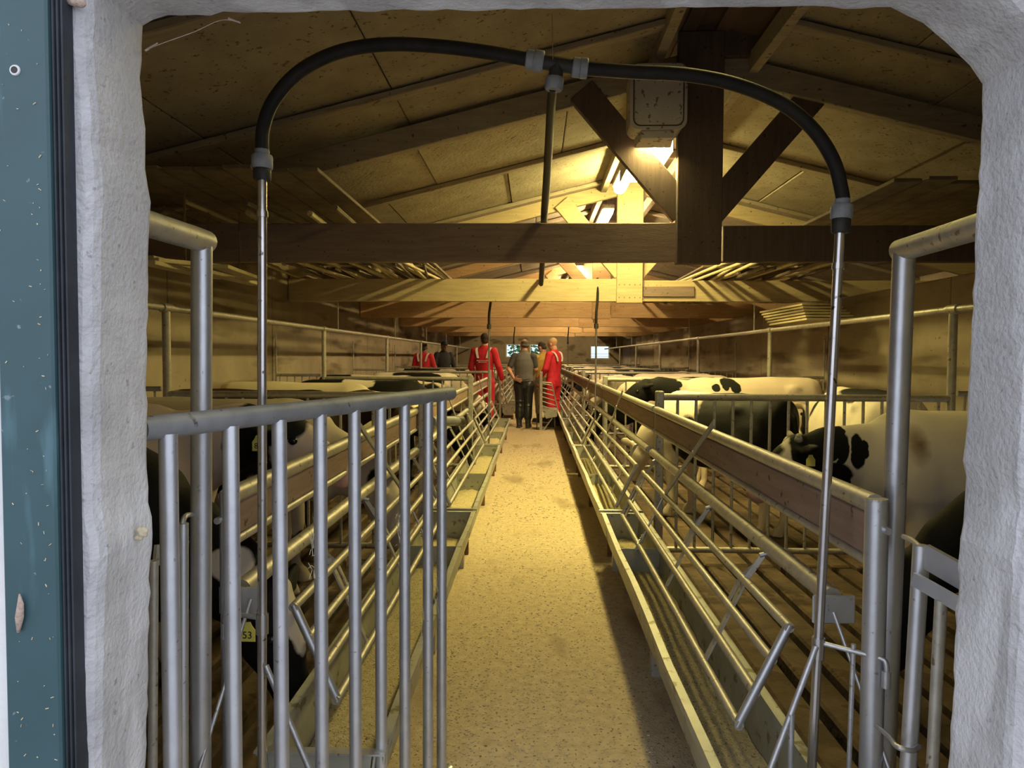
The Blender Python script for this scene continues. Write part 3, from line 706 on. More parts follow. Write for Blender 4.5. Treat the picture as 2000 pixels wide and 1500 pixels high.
# ------------------------------------------------------------------ drop pipes and hoses
YP = 1.76
hp_l, hp_r = at(512, 345, YP), at(1641, 445, YP)
def drop_pipe(top, foot, arm_to, arm_z, label, r=.0115, near=True, group=None):
    t = thing('drop_pipe', label, 'water pipe', (foot.x, foot.y, 0), 0, group); O = V((foot.x, foot.y, 0))
    def on(z): return foot.lerp(top, (z - foot.z) / (top.z - foot.z)) - O
    tube('pipe', [on(.02), on(top.z)], r, M_STAIN, t, 14)
    if near:
        tube('pipe_sleeve', [on(arm_z - .03), on(arm_z + .022)], r * 1.35, M_STAIN, t, 14)
        tube('pipe_joint', [on(top.z - .10), on(top.z - .085)], r * 1.25, M_STAIN, t, 14)
        a = on(arm_z + .01); b = V(arm_to) - O
        tube('bracket_arm', smooth_path([a, a.lerp(b, .6) + V((0, 0, .0)), a.lerp(b, .93), b + V((0, -.004, -.012)), b + V((0, -.004, -.06))], 4), .0062, M_GALV, t, 10)
        tube('bracket_socket', [b + V((0, -.004, -.025)), b + V((0, -.004, -.065))], .0105, M_GALV, t, 10)
    box('foot_plate', (on(0).x, on(0).y, .014), (.07, .07, .008), M_GALV, t)
    return t
fl_, fr_ = at(512, 1430, YP), at(1596, 1300, YP)
def foot_of(top, low): return top + (low - top) * ((top.z - .02) / (top.z - low.z))
drop_pipe(hp_l, foot_of(hp_l, fl_), (-.80, 1.80, at(450, 1208, YP).z), at(512, 1215, YP).z, 'stainless water drop pipe behind the open gate')
drop_pipe(hp_r, foot_of(hp_r, fr_), (.835, 1.68, at(1715, 1262, YP).z), at(1605, 1262, YP).z, 'stainless water drop pipe in front of the right barrier')
# arched supply hose with tee and screw couplings
hs = thing('supply_hose', 'black water hose arching across the doorway with grey couplings', 'hose', (0.03, YP, 1.9)); O = V(hs.location)
path_l = [at(512, 300, YP), at(514, 250, YP), at(535, 195, YP), at(585, 140, YP), at(660, 102, YP), at(750, 87, YP), at(850, 90, YP), at(950, 102, YP), at(1035, 117, YP)]
path_r = [at(1135, 133, YP), at(1230, 140, YP), at(1340, 146, YP), at(1440, 166, YP), at(1530, 204, YP), at(1590, 255, YP), at(1628, 315, YP), at(1644, 375, YP), at(1646, 395, YP)]
tube('hose', [p - O for p in smooth_path(path_l, 6)], .0165, M_HOSE, hs, 12); tube('hose', [p - O for p in smooth_path(path_r, 6)], .0165, M_HOSE, hs, 12)
def nut(a, b, r, m=M_PVC, name='coupling'):
    a, b = V(a) - O, V(b) - O; d = b - a
    tube(name, [a, a + d * .12, a + d * .88, b], [r * .9, r, r, r * .9], m, hs, 10)
nut(at(512, 292, YP), at(512, 305, YP), .0185); nut(at(512, 303, YP), at(512, 330, YP), .0265); nut(at(512, 328, YP), at(512, 352, YP), .0225, M_BLACKPL)
nut(at(1645, 388, YP), at(1645, 402, YP), .0185); nut(at(1645, 400, YP), at(1643, 428, YP), .0265); nut(at(1643, 426, YP), at(1642, 455, YP), .0225, M_BLACKPL)
nut(at(1027, 116, YP), at(1043, 118, YP), .0235); nut(at(1041, 118, YP), at(1062, 121, YP), .0255)
nut(at(1118, 131, YP), at(1134, 133, YP), .0235); nut(at(1132, 133, YP), at(1148, 134, YP), .0245)
tube('tee', [at(1055, 120, YP) - O, at(1122, 131, YP) - O], .0175, M_BLACKPL, hs, 12)
tube('tee', [at(1088, 126, YP) - O, at(1083, 165, YP) - O], .0175, M_BLACKPL, hs, 12)
nut(at(1084, 152, YP), at(1081, 176, YP), .0225)
tail = [at(1080, 170, YP), at(1076, 215, 2.0), at(1071, 300, 2.8), at(1066, 380, 4.1), V((at(1063, 432, 5.2).x, 5.25, 2.425)), V((.075, 6.3, 2.36)), V((.07, 7.8, 2.20)), V((.10, 9.1, 2.42)), V((.10, 11, 2.36)), V((.1, 12.8, 2.42))]
sp = smooth_path(tail, 6); tube('long_hose', [p - O for p in sp], [.0115 + .014 * min(1, max(0, (p.y - 1.8) / 3.0)) for p in sp], M_HOSE, hs, 10)
# thin wire from lintel to the tee
tube('tie_wire', [at(1078, 27, 1.6) - O, at(1080, 125, YP) - O], .0012, M_RUST, hs, 5)
# pairs of drop pipes further down the barn
for (xl_, Yd, lab) in ((-.585, 9.2, 'thin drop pipe beside the left aisle fence before the red coverall'), (.775, 8.95, 'thin drop pipe beside the right fence before the end window'),
                       (-.56, 19.5, 'distant thin drop pipe left of the grey vest'), (.92, 19.5, 'distant thin drop pipe right of the red coverall')):
    t = drop_pipe(V((xl_, Yd, 1.80)), V((xl_, Yd, .02)), None, 0, lab, .0125, False)
    tube('hose_tail', smooth_path([(0, 0, 1.78), (0, 0, 1.95), (.02, .05, 2.15), (.02, .10, 2.40)], 5), .017, M_HOSE, t, 8)
    tube('coupling', [(0, 0, 1.76), (0, 0, 1.82)], .028, M_BLACKPL, t, 10)

# ------------------------------------------------------------------ overhead pipes on the tall posts, stored poles
for side in (-1, 1):
    X = POSTX[side]; sd = 'right' if side > 0 else 'left'
    t = thing('overhead_pipe', 'long pale pipe running over the tall posts on the %s' % sd, 'pipe', (X, Y0 + .02, 1.725))
    tube('pipe', [(0, 0, 0), (0, YB - Y0 - .05, 0)], .024, M_GALVD, t, 10)
    for k in range(1, 7):
        y = PEN[k] - Y0 - .02
        tube('collar', [(0, y - .06, 0), (0, y + .06, 0)], .033, M_GALVD, t, 10)
    for k in range(6): bar('hanger', (0, TRUSS[k] - Y0, .02), (0, TRUSS[k] - Y0, .42), .012, .012, M_GALVD, t)
zt = 2.10 + .285
stick_rows = []
rnd = random.Random(3)
def stick(name, a, b, r, m, label, grp, flat=1.0):
    a, b = V(a), V(b); c = (a + b) / 2
    o = tube(name, [a - c, b - c], r, m, None, 8, True, flat); o.location = c
    return tag(o, label, 'pole', grp)
n = 0
lay = []
for i in range(16): lay.append((-1, -1.0 - .125 * i + rnd.uniform(-.04, .04), rnd.choice((rnd.uniform(4.4, 5.1), rnd.uniform(5.4, 7.2))), rnd.uniform(9.3, 11.0), rnd.uniform(-.55, .45), rnd.uniform(.014, .024), 0))
for i in range(14): lay.append((-1, -1.3 - .125 * i, rnd.uniform(7.6, 9.0), rnd.uniform(13.1, 15), rnd.uniform(-.3, .3), rnd.uniform(.016, .024), 1))
for i in range(14): lay.append((1, 2.05 + .095 * i + rnd.uniform(-.02, .02), rnd.uniform(6.0, 8.6), rnd.uniform(9.8, 12.5), rnd.uniform(-.3, .4), rnd.uniform(.014, .024), 0))
for i in range(12): lay.append((1, 1.9 + .115 * i, rnd.uniform(9.6, 10.6), rnd.uniform(14, 17), rnd.uniform(-.10, .10), rnd.uniform(.016, .024), 1))
ORDX = ORD + ['tenth', 'eleventh', 'twelfth', 'thirteenth', 'fourteenth', 'fifteenth', 'sixteenth']; cn_ = {}
for (s, x, a, b, dx, r, lvl) in lay:
    z = zt + .003 + r + lvl * .05
    sd = 'left' if s < 0 else 'right'
    x2 = max(XL + .08, min(XR - .08, x + dx)); x = max(XL + .08, min(XR - .08, x))
    stick('stored_pole', (x, a, z), (x2, b, z + rnd.uniform(-.004, .02)), r, M_POLE if rnd.random() < .7 else M_POLED,
          '%s %s pole counted from the aisle in the %s layer on the %s platform' % (ORDX[cn_.setdefault((s, lvl), 0)], 'thin' if r < .019 else 'thick', ('lower', 'upper')[lvl], sd), 'poles stored on the %s platform' % sd); cn_[(s, lvl)] += 1
for side, x0, x1, lab in ((-1, -1.30, -3.12, 'dark plank platform lying on the tie beams at the left'), (1, 2.06, 3.42, 'dark plank platform lying on the tie beams at the right')):
    t = thing('storage_platform', lab, 'platform', (x0, 5.0, zt), 0)
    n_ = int(abs(x1 - x0) / .19)
    for i in range(n_):
        for j in range(6):
            if rnd.random() < .06: continue
            ya_, yb_ = 3.75 * j + rnd.uniform(.02, .20) - (.9 if side < 0 else .5) * (j == 0), 3.75 * (j + 1) + rnd.uniform(-.16, .0)
            if j == 5: yb_ = 22.9
            box('plank', (side * (.09 + .19 * i), (ya_ + yb_) / 2, .135), (.175, yb_ - ya_, .024), M_POLED, t, bev=.003)
# boards stored low at the left, tied stack of strips at the right
for j, (pa, pb, Y1, Y2) in enumerate((((285, 512), (420, 542), 3.9, 5.2), ((285, 503), (500, 555), 4.2, 5.6), ((295, 508), (420, 520), 4.0, 4.6), ((430, 520), (500, 545), 4.5, 5.4))):
    a, b = at(*pa, Y1), at(*pb, Y2)
    o = bar('stored_board', V((0, 0, 0)), b - a, .10, .025, M_POLE, None, bev=.003); o.location = a
    c_ = (b - a) / 2; bar('hanging_strap', c_, V((c_.x, c_.y, 2.40 - a.z)), .012, .004, M_RUST, o)
    tag(o, ['lowest pale board hung under the left eave', 'longest pale board hung under the left eave', 'short wide board above the bent left post', 'short pale board right of the bent left post'][j], 'board', 'boards under the left eave')
for j in range(6):
    o = box('wood_strip', (0, 0, 0), (.50, 1.3, .022), M_POLE, None, bev=.003); o.location = (3.05 - .01 * j, 8.0 + .05 * j, 1.80 + .033 * j)
    o.scale = (1 - .04 * j, 1, 1); o.rotation_euler = (0, 0, R(.7 * j - 2))
    tag(o, '%s strip up in the stack of pale strips under the right eave' % ORD[j], 'strip', 'strips stacked under the right eave')

# ------------------------------------------------------------------ near fittings at the door, left and right
# right: side gate behind the jamb
t = thing('side_gate', 'short galvanised gate with flat bars behind the right jamb', 'gate', (at(1787, 1300, 1.50).x, 1.50, 0)); O = V(t.location)
p1 = at(1800, 1065, 1.50); p2 = at(1775, 1480, 1.50); ft = p1 + (p2 - p1) * (p1.z / (p1.z - p2.z))
tube('stile', [ft - O, p1 - O], .0165, M_GATE, t, 14)
bar('flat_rail', at(1806, 1085, 1.49) - O, at(1895, 1135, 1.40) - O, .012, .05, M_GATE, t); bar('flat_rail', at(1784, 1130, 1.47) - O, at(1880, 1185, 1.38) - O, .010, .028, M_GATE, t)
p1 = at(1838, 1172, 1.42); p2 = at(1822, 1480, 1.42); ft = p1 + (p2 - p1) * (p1.z / (p1.z - p2.z)); tube('bar', [ft - O, p1 - O], .0115, M_GALVD, t, 12)
tube('hinge_hook', smooth_path([at(1765, 1048, 1.6) - O, at(1782, 1056, 1.55) - O, at(1796, 1068, 1.5) - O], 4), .006, M_GALVD, t, 8)
tube('hinge_loop', smooth_path([at(1712, 1418, 1.62) - O, at(1738, 1440, 1.55) - O, at(1752, 1458, 1.47) - O, at(1780, 1466, 1.46) - O, at(1795, 1458, 1.48) - O], 5), .0055, M_GALV, t, 8)
# braces at the feet of the drop pipes
def brace(name, label, segs, r=.007):
    a = segs[0][0]; t = thing(name, label, 'brace', (a.x, a.y, 0)); O = V(t.location)
    for p, q_ in segs: tube('brace_rod', [p - O, q_ - O], r, M_GALV, t, 10)
def floor_hit(a, b): return a + (b - a) * ((a.z - .01) / (a.z - b.z))
a = at(1594, 1262, 1.75); b = at(1505, 1500, 1.72)
brace('pipe_brace', 'slanting thin brace left of the right drop pipe', [(a, floor_hit(a, b)), (at(1546, 1395, 1.73), V((at(1546, 1395, 1.73).x, 1.73, .01)))], .0075)
a = at(1667, 1258, 1.72); brace('pipe_brace', 'thin upright rod between the right drop pipe and the end post', [(a, V((a.x - .01, 1.72, .01)))], .006)
a = at(1628, 1196, 1.85); b = at(1672, 1320, 1.78); brace('pipe_brace', 'thin slanting rod under the bracket plate on the right', [(a, floor_hit(a, b))], .005)
a = at(519, 1300, 1.75); b = at(603, 1500, 1.72); brace('pipe_brace', 'slanting thin brace right of the left drop pipe', [(a, floor_hit(a, b))], .0075)
a = at(490, 1170, 1.85); b = at(462, 1262, 1.80); brace('pipe_brace', 'thin slanting rod behind the gate on the left', [(a, floor_hit(a, b))], .005)
# left: hinge stile and rusty fastening
t = thing('side_gate', 'narrow galvanised stile with a rusty hinge beside the left bent post', 'gate', (at(357, 1300, 1.60).x, 1.60, 0)); O = V(t.location)
p1 = at(357, 1022, 1.60); p2 = at(357, 1480, 1.60); ft = p1 + (p2 - p1) * (p1.z / (p1.z - p2.z)); tube('stile', [ft - O, p1 - O], .0125, M_GATE, t, 14)
p1 = at(300, 1095, 1.5); p2 = at(298, 1480, 1.5); ft = p1 + (p2 - p1) * (p1.z / (p1.z - p2.z)); tube('bar', [ft - O, p1 - O], .0100, M_GALVD, t, 12)
tube('hinge_hook', smooth_path([at(356, 1028, 1.6) - O, at(362, 1008, 1.62) - O, at(380, 1004, 1.72) - O], 4), .006, M_GALVD, t, 8)
bar('flat_rail', at(302, 1085, 1.52) - O, at(365, 1075, 1.62) - O, .008, .045, M_GALVD, t)
t = thing('rusty_hinge', 'rusty bent hinge straps around the left bent post', 'hinge', (at(390, 1340, 1.80).x, 1.80, 0)); O = V(t.location)
tube('strap', smooth_path([at(412, 1280, 1.80) - O, at(385, 1284, 1.785) - O, at(374, 1298, 1.79) - O, at(378, 1330, 1.79) - O, at(370, 1352, 1.80) - O], 5), .0058, M_RUST, t, 8)
tube('strap', smooth_path([at(410, 1362, 1.80) - O, at(396, 1385, 1.785) - O, at(372, 1400, 1.74) - O, at(348, 1408, 1.66) - O], 5), .0058, M_RUST, t, 8)
# loose grey pipe end lying on the barrier, left
a = at(835, 823, 4.5); b = at(900, 822, 5.1)
t = thing('grey_pipe_stub', 'grey pipe stub beside the end of the open gate', 'pipe', (a.x, a.y, a.z)); tube('stub', [V((.02, .0, 0)), b - a], .034, M_PVC, t, 16)
tube('stub_collar', [(b - a) * .75, b - a], .037, M_BLACKPL, t, 16)

# ------------------------------------------------------------------ cattle
def hide(name, white=(0.66, 0.56, 0.44), black=(0.0045, 0.004, 0.0038), patches=(), noise=None, warp=.10, wscale=7.0, pink=(), dark_first=False, brown=()):
    """coat: base colour plus ellipsoid markings (centre, radii) with ragged edges, in the cow's own coordinates"""
    m = bpy.data.materials.new(name); m.use_nodes = True
    n = m.node_tree; b = n.nodes['Principled BSDF']; L = n.links.new
    tc = n.nodes.new('ShaderNodeTexCoord')
    wn = n.nodes.new('ShaderNodeTexNoise'); wn.inputs['Scale'].default_value = wscale; wn.inputs['Detail'].default_value = 4
    L(tc.outputs['Object'], wn.inputs['Vector'])
    sub = n.nodes.new('ShaderNodeVectorMath'); sub.operation = 'SUBTRACT'; L(wn.outputs['Color'], sub.inputs[0]); sub.inputs[1].default_value = (.5, .5, .5)
    scl = n.nodes.new('ShaderNodeVectorMath'); scl.operation = 'SCALE'; L(sub.outputs[0], scl.inputs[0]); scl.inputs['Scale'].default_value = warp
    add = n.nodes.new('ShaderNodeVectorMath'); add.operation = 'ADD'; L(tc.outputs['Object'], add.inputs[0]); L(scl.outputs[0], add.inputs[1])
    def mask(lst, soft=.06):
        out = None
        for c, r in lst:
            s = n.nodes.new('ShaderNodeVectorMath'); s.operation = 'SUBTRACT'; L(add.outputs[0], s.inputs[0]); s.inputs[1].default_value = c
            dv = n.nodes.new('ShaderNodeVectorMath'); dv.operation = 'DIVIDE'; L(s.outputs[0], dv.inputs[0]); dv.inputs[1].default_value = r
            ln = n.nodes.new('ShaderNodeVectorMath'); ln.operation = 'LENGTH'; L(dv.outputs[0], ln.inputs[0])
            mr = n.nodes.new('ShaderNodeMapRange'); mr.inputs['From Min'].default_value = 1 + soft; mr.inputs['From Max'].default_value = 1 - soft
            L(ln.outputs['Value'], mr.inputs['Value'])
            if out is None: out = mr.outputs[0]
            else:
                mx = n.nodes.new('ShaderNodeMath'); mx.operation = 'MAXIMUM'; L(out, mx.inputs[0]); L(mr.outputs[0], mx.inputs[1]); out = mx.outputs[0]
        return out
    def mix(fac, a, bcol):
        mx = n.nodes.new('ShaderNodeMix'); mx.data_type = 'RGBA'; L(fac, mx.inputs['Factor'])
        if isinstance(a, tuple): mx.inputs['A'].default_value = (*a, 1)
        else: L(a, mx.inputs['A'])
        mx.inputs['B'].default_value = (*bcol, 1)
        return mx.outputs['Result']
    base, mark = (black, white) if dark_first else (white, black)
    # gentle variation of the base coat
    vn = n.nodes.new('ShaderNodeTexNoise'); vn.inputs['Scale'].default_value = 3.5; vn.inputs['Detail'].default_value = 5; L(tc.outputs['Object'], vn.inputs['Vector'])
    vr = n.nodes.new('ShaderNodeMapRange'); vr.inputs['From Min'].default_value = .42; vr.inputs['From Max'].default_value = .75; L(vn.outputs[0], vr.inputs['Value'])
    col = mix(vr.outputs[0], base, tuple(c * .82 for c in base))
    if noise is not None:
        sc_, th, off = noise
        ad = n.nodes.new('ShaderNodeVectorMath'); ad.operation = 'ADD'; L(add.outputs[0], ad.inputs[0]); ad.inputs[1].default_value = off
        nn = n.nodes.new('ShaderNodeTexNoise'); nn.inputs['Scale'].default_value = sc_; nn.inputs['Detail'].default_value = 1.5; L(ad.outputs[0], nn.inputs['Vector'])
        mr = n.nodes.new('ShaderNodeMapRange'); mr.inputs['From Min'].default_value = th - .008; mr.inputs['From Max'].default_value = th + .008; L(nn.outputs[0], mr.inputs['Value'])
        col = mix(mr.outputs[0], col, mark)
    if patches: col = mix(mask(patches), col, mark)
    if brown: col = mix(mask(brown, .5), col, (.16, .09, .05))
    if pink: col = mix(mask(pink, .25), col, (.62, .36, .28))
    L(col, b.inputs['Base Color'])
    b.inputs['Roughness'].default_value = .7; b.inputs['Specular IOR Level'].default_value = .2
    bn = n.nodes.new('ShaderNodeTexNoise'); bn.inputs['Scale'].default_value = 55; L(tc.outputs['Object'], bn.inputs['Vector'])
    bu = n.nodes.new('ShaderNodeBump'); bu.inputs['Strength'].default_value = .18; bu.inputs['Distance'].default_value = .008; L(bn.outputs[0], bu.inputs['Height']); L(bu.outputs[0], b.inputs['Normal'])
    return m
# neck and head lines of the three poses: neck points (x, z), poll, muzzle
POSE = {'level': dict(neck=[(.50, .93, .15, .23), (.70, 1.00, .125, .18), (.90, 1.07, .10, .135)], poll=(1.02, 1.13), muz=(1.36, .91)),
        'low':   dict(neck=[(.50, .91, .15, .23), (.72, .93, .125, .18), (.92, .95, .10, .14)], poll=(1.05, 1.00), muz=(1.33, .70)),
        'eat':   dict(neck=[(.50, .89, .15, .23), (.72, .80, .125, .19), (.92, .68, .10, .15)], poll=(1.05, .66), muz=(1.17, .25))}
COW = {}
def cow_mesh(pose):
    P = POSE[pose]; bm = bmesh.new()
    trunk = [(-.80, 1.00, .07, .10), (-.77, .98, .16, .19), (-.68, .95, .235, .245), (-.55, .925, .265, .275), (-.35, .88, .275, .315), (-.05, .845, .305, .345),
             (.20, .845, .295, .345), (.42, .865, .245, .325), (.58, .875, .19, .27), (.68, .88, .14, .20), (.73, .88, .07, .11)]
    bm_loft(bm, [((x, 0, z), (0, a, 0), (0, 0, h)) for x, z, a, h in trunk], 24)
    # withers, hook bones, pin bones, tail head, brisket
    bm_ball(bm, (.40, 0, 1.13), (.20, .07, .07)); bm_ball(bm, (-.30, 0, 1.155), (.40, .06, .05))
    for s in (-1, 1):
        bm_ball(bm, (-.46, s * .185, 1.065), (.10, .07, .065)); bm_ball(bm, (-.73, s * .10, 1.05), (.06, .055, .05)); bm_ball(bm, (.40, s * .17, .83), (.16, .10, .25)); bm_ball(bm, (-.55, s * .19, .82), (.19, .11, .24))
    bm_ball(bm, (.62, 0, .66), (.14, .11, .13))
    nk = P['neck']
    rings = []
    for i, (x, z, a, h) in enumerate(nk):
        nx_, nz_ = (nk[i + 1][0] - x, nk[i + 1][1] - z) if i < len(nk) - 1 else (P['poll'][0] - x, P['poll'][1] - .04 - z)
        d = V((nx_, 0, nz_)).normalized(); up = V((-d.z, 0, d.x)); rings.append(((x, 0, z), (0, a, 0), up * h))
    px, pz = P['poll']; mx_, mz_ = P['muz']
    hd = (V((mx_, 0, mz_)) - V((px, 0, pz))); HL = hd.length; hd.normalize(); hu = V((-hd.z, 0, hd.x))
    cheek = V((px, 0, pz)) + hd * .10 - hu * .06
    rings.append((cheek - hd * .02, (0, .085, 0), hu * .11)); bm_loft(bm, rings, 18)
    head = [(-.03, .05, .05, -.04), (.02, .095, .10, -.055), (.10, .105, .125, -.065), (.17, .095, .115, -.065), (.25, .072, .085, -.055), (.32, .064, .070, -.05), (.38, .070, .066, -.045), (.41, .05, .045, -.045)]
    k = HL / .40
    bm_loft(bm, [(V((px, 0, pz)) + hd * (t * k) + hu * o_, (0, a, 0), hu * h) for t, a, h, o_ in head], 18)
    P['eye'] = [V((px, 0, pz)) + hd * (.125 * k) + hu * (-.02) + V((0, s * .098, 0)) for s in (-1, 1)]
    P['ear'] = []
    for s in (-1, 1):
        root = V((px, s * .075, pz)) + hd * .035 - hu * .015
        out = V((-hd.x * .35, s * .9, -hd.z * .35 - .10)).normalized(); tip = root + out * .19
        sd_ = hd * 1.0
        bm_loft(bm, [(root.lerp(tip, u), sd_ * w_, hu * .018 + V((0, 0, .001))) for u, w_ in ((-.1, .025), (.15, .035), (.45, .055), (.75, .045), (.95, .022), (1.0, .008))], 10)
        P['ear'].append(root.lerp(tip, .62))
    bm_ball(bm, V((px, 0, pz)) - hu * .0 - hd * .005, (.055, .075, .05))
    for s in (-1, 1):
        bm_limb(bm, [(.43, s * .145, .72), (.40, s * .15, .58), (.43, s * .135, .36), (.425, s * .13, .30), (.42, s * .13, .13), (.44, s * .13, .075)], [.10, .078, .052, .045, .034, .042], 10)
        bm_loft(bm, [((.455, s * .13, .085), (.045, 0, 0), (0, .042, 0)), ((.475, s * .13, .0), (.065, 0, 0), (0, .052, 0))], 10)
        bm_limb(bm, [(-.52, s * .17, .80), (-.40, s * .175, .62), (-.58, s * .15, .44), (-.70, s * .135, .39), (-.665, s * .13, .28), (-.64, s * .13, .12), (-.62, s * .13, .075)], [.15, .125, .075, .05, .042, .034, .042], 10)
        bm_loft(bm, [((-.605, s * .13, .085), (.045, 0, 0), (0, .042, 0)), ((-.585, s * .13, .0), (.065, 0, 0), (0, .052, 0))], 10)
    bm_limb(bm, [(-.78, 0, 1.08), (-.845, 0, 1.02), (-.865, 0, .80), (-.85, 0, .52)], [.032, .026, .02, .018], 8)
    bm_limb(bm, [(-.85, 0, .52), (-.85, 0, .42), (-.845, 0, .30)], [.022, .032, .012], 8)
    return melt('cow_body', bm, .0165, 9, .75)
for pz_ in POSE: COW[pz_] = cow_mesh(pz_)
def text_obj(name, body, size, m, parent, loc, rot):
    cu = bpy.data.curves.new(name, 'FONT'); cu.body = body; cu.size = size; cu.align_x = 'CENTER'; cu.align_y = 'CENTER'; cu.extrude = .0006
    o = bpy.data.objects.new(name, cu); C.objects.link(o)
    dg = bpy.context.evaluated_depsgraph_get(); me = bpy.data.meshes.new_from_object(o.evaluated_get(dg)); bpy.data.objects.remove(o)
    me.materials.clear(); o = link(name, me, m, parent); o.location = loc; o.rotation_euler = rot
    return o
def ear_tag(root, pose, which, num=None, face=None):
    p = POSE[pose]['ear'][which]
    bm = bmesh.new()
    pr = [(-.012, .030), (.012, .030), (.020, .012), (.032, -.004), (.032, -.052), (-.032, -.052), (-.032, -.004), (-.020, .012)]
    a = [bm.verts.new((x, -.002, z)) for x, z in pr]; b = [bm.verts.new((x, .002, z)) for x, z in pr]
    bm.faces.new(a); bm.faces.new(list(reversed(b)))
    for j in range(8): bm.faces.new((a[j], a[(j + 1) % 8], b[(j + 1) % 8], b[j]))
    o = from_bm('ear_tag', bm, M_TAG, root); o.location = p + V((0, 0, -.055)); o['label'] = 'yellow plastic ear tag'
    rz = face if face is not None else 0
    o.rotation_euler = (0, 0, rz); o.scale = (.78, .78, .78)
    if num: text_obj('tag_number', num, .042, M_INK, o, (0, -.0035, -.026), (R(90), 0, 0))
    return o
def cow(label, loc, heading, pose, m, s=.94, tags=((0, None),), group='cattle'):
    t = thing('cow', label, 'cow', (loc[0], loc[1], 0), R(heading), group); t.scale = (s, s, s)
    o = bpy.data.objects.new('body', COW[pose]); C.objects.link(o); o.parent = t
    if not COW[pose].materials: COW[pose].materials.append(M_EYE)
    o.material_slots[0].link = 'OBJECT'; o.material_slots[0].material = m
    for p in POSE[pose]['eye']:
        bm = bmesh.new(); bm_ball(bm, (0, 0, 0), (.020, .012, .017)); e = from_bm('eye', bm, M_EYE, t, True); e.location = p
    for wch, num in tags: ear_tag(t, pose, wch, num, -R(heading) + (0 if True else 0))
    return t
def cowpt(t_loc, heading, s, px, py, Y):
    """a spot of the photograph on the cow's near side -> the cow's own coordinates"""
    p = at(px, py, Y); d = p - V((t_loc[0], t_loc[1], 0)); c_, s_ = math.cos(-R(heading)), math.sin(-R(heading))
    return V(((d.x * c_ - d.y * s_) / s, (d.x * s_ + d.y * c_) / s, d.z / s))
def marks(loc, heading, s, Y, lst, depth=.22):
    out = []
    for px, py, rx, ry in lst:
        c = cowpt(loc, heading, s, px, py, Y); k = Y / F / s
        out.append((tuple(c), (rx * k, depth, ry * k)) if abs(math.cos(R(heading))) > .7 else (tuple(c), (depth, rx * k, ry * k)))
    return out
MUZ = {p: (POSE[p]['muz'][0], 0, POSE[p]['muz'][1] - .03) for p in POSE}
HEADC = {p: ((POSE[p]['poll'][0] * .6 + POSE[p]['muz'][0] * .4), 0, (POSE[p]['poll'][1] * .6 + POSE[p]['muz'][1] * .4) - .03) for p in POSE}
WHITE = (.66, .58, .47); PINKW = (.66, .53, .43)
# right, first pen: the white cow with black patches, and the black cow in front of it
lA, sA = (2.42, 3.92), .94
pa = marks(lA, 180, sA, 3.66, [(1524, 872, 30, 30), (1600, 885, 22, 50), (1612, 925, 30, 36), (1628, 868, 14, 30), (1660, 862, 19, 26), (1672, 884, 9, 26), (1674, 850, 8, 9), (1702, 890, 11, 26), (1716, 884, 6, 15), (1650, 897, 10, 10), (1664, 918, 5, 9), (1645, 945, 38, 26), (1680, 953, 5, 7), (1690, 962, 6, 11)], .29)
pa = [((c[0], .22, c[2]), (r[0] * 1.38, .42, r[2] * 1.38)) for c, r in pa]
mA = hide('coat_white_black_patches', (.70, .62, .50), patches=pa, warp=.035, wscale=16, pink=[(MUZ['low'], (.10, .12, .10))], brown=[(tuple(cowpt(lA, 180, sA, 1805, 860, 3.66)), (.05, .12, .11))])
cowA = cow('white cow with black neck patches facing left in the near right pen', lA, 180, 'low', mA, sA, ((0, None), (1, None)))
bm = bmesh.new(); pp_ = POSE['low']['poll']
for s in (-1, 1): bm_limb(bm, [(pp_[0] - .0, s * .045, pp_[1] + .01), (pp_[0] + .01, s * .075, pp_[1] + .045)], [.028, .016])
o = from_bm('horn_buds', bm, M_HORN, cowA, True)
mB = hide('coat_black_white_flash', (.70, .62, .52), dark_first=True, patches=[((.70, .10, .75), (.03, .2, .14)), ((.35, .2, .40), (.15, .2, .15)), ((-.1, 0, .5), (.25, .3, .1)), (MUZ['eat'], (.05, .05, .03))], warp=.08, wscale=8)
cow('mostly black cow with lowered head at the right jamb', (2.43, 2.72), 180, 'eat', mB, .95, ((0, None),))
# right, second pen
lC = (2.20, 7.55)
pc = marks(lC, 180, 1.0, 7.3, [(1252, 765, 42, 50), (1226, 740, 32, 30), (1331, 752, 9, 8), (1402, 758, 8, 8), (1421, 755, 7, 9), (1428, 748, 16, 10), (1440, 757, 10, 12)], .5)
mC = hide('coat_pinkish_black_head', PINKW, patches=pc + [(HEADC['level'], (.26, .2, .26)), ((.86, 0, 1.0), (.2, .3, .3))], warp=.03, wscale=14)
cow('pinkish white cow with black head and neck behind the first right partition', lC, 180, 'level', mC, 1.0, ((0, None),))
mD = hide('coat_white_front_black_rump', WHITE, patches=[((-.45, 0, .9), (.55, .5, .6)), ((.0, .2, .75), (.3, .2, .25))], warp=.16, wscale=5)
cow('cow with white shoulders and black rump just behind the first right partition', (1.52, 5.98), 122, 'eat', mD, .93, ((0, None),))
mE = hide('coat_white_dark_back', WHITE, patches=[((-.25, 0, 1.16), (.45, .25, .10)), ((.5, 0, 1.0), (.2, .3, .2)), (HEADC['low'], (.2, .2, .2))], warp=.14, wscale=5)
cow('white cow with dark back markings behind the white patched cow', (2.62, 5.78), 88, 'low', mE, .97, ())
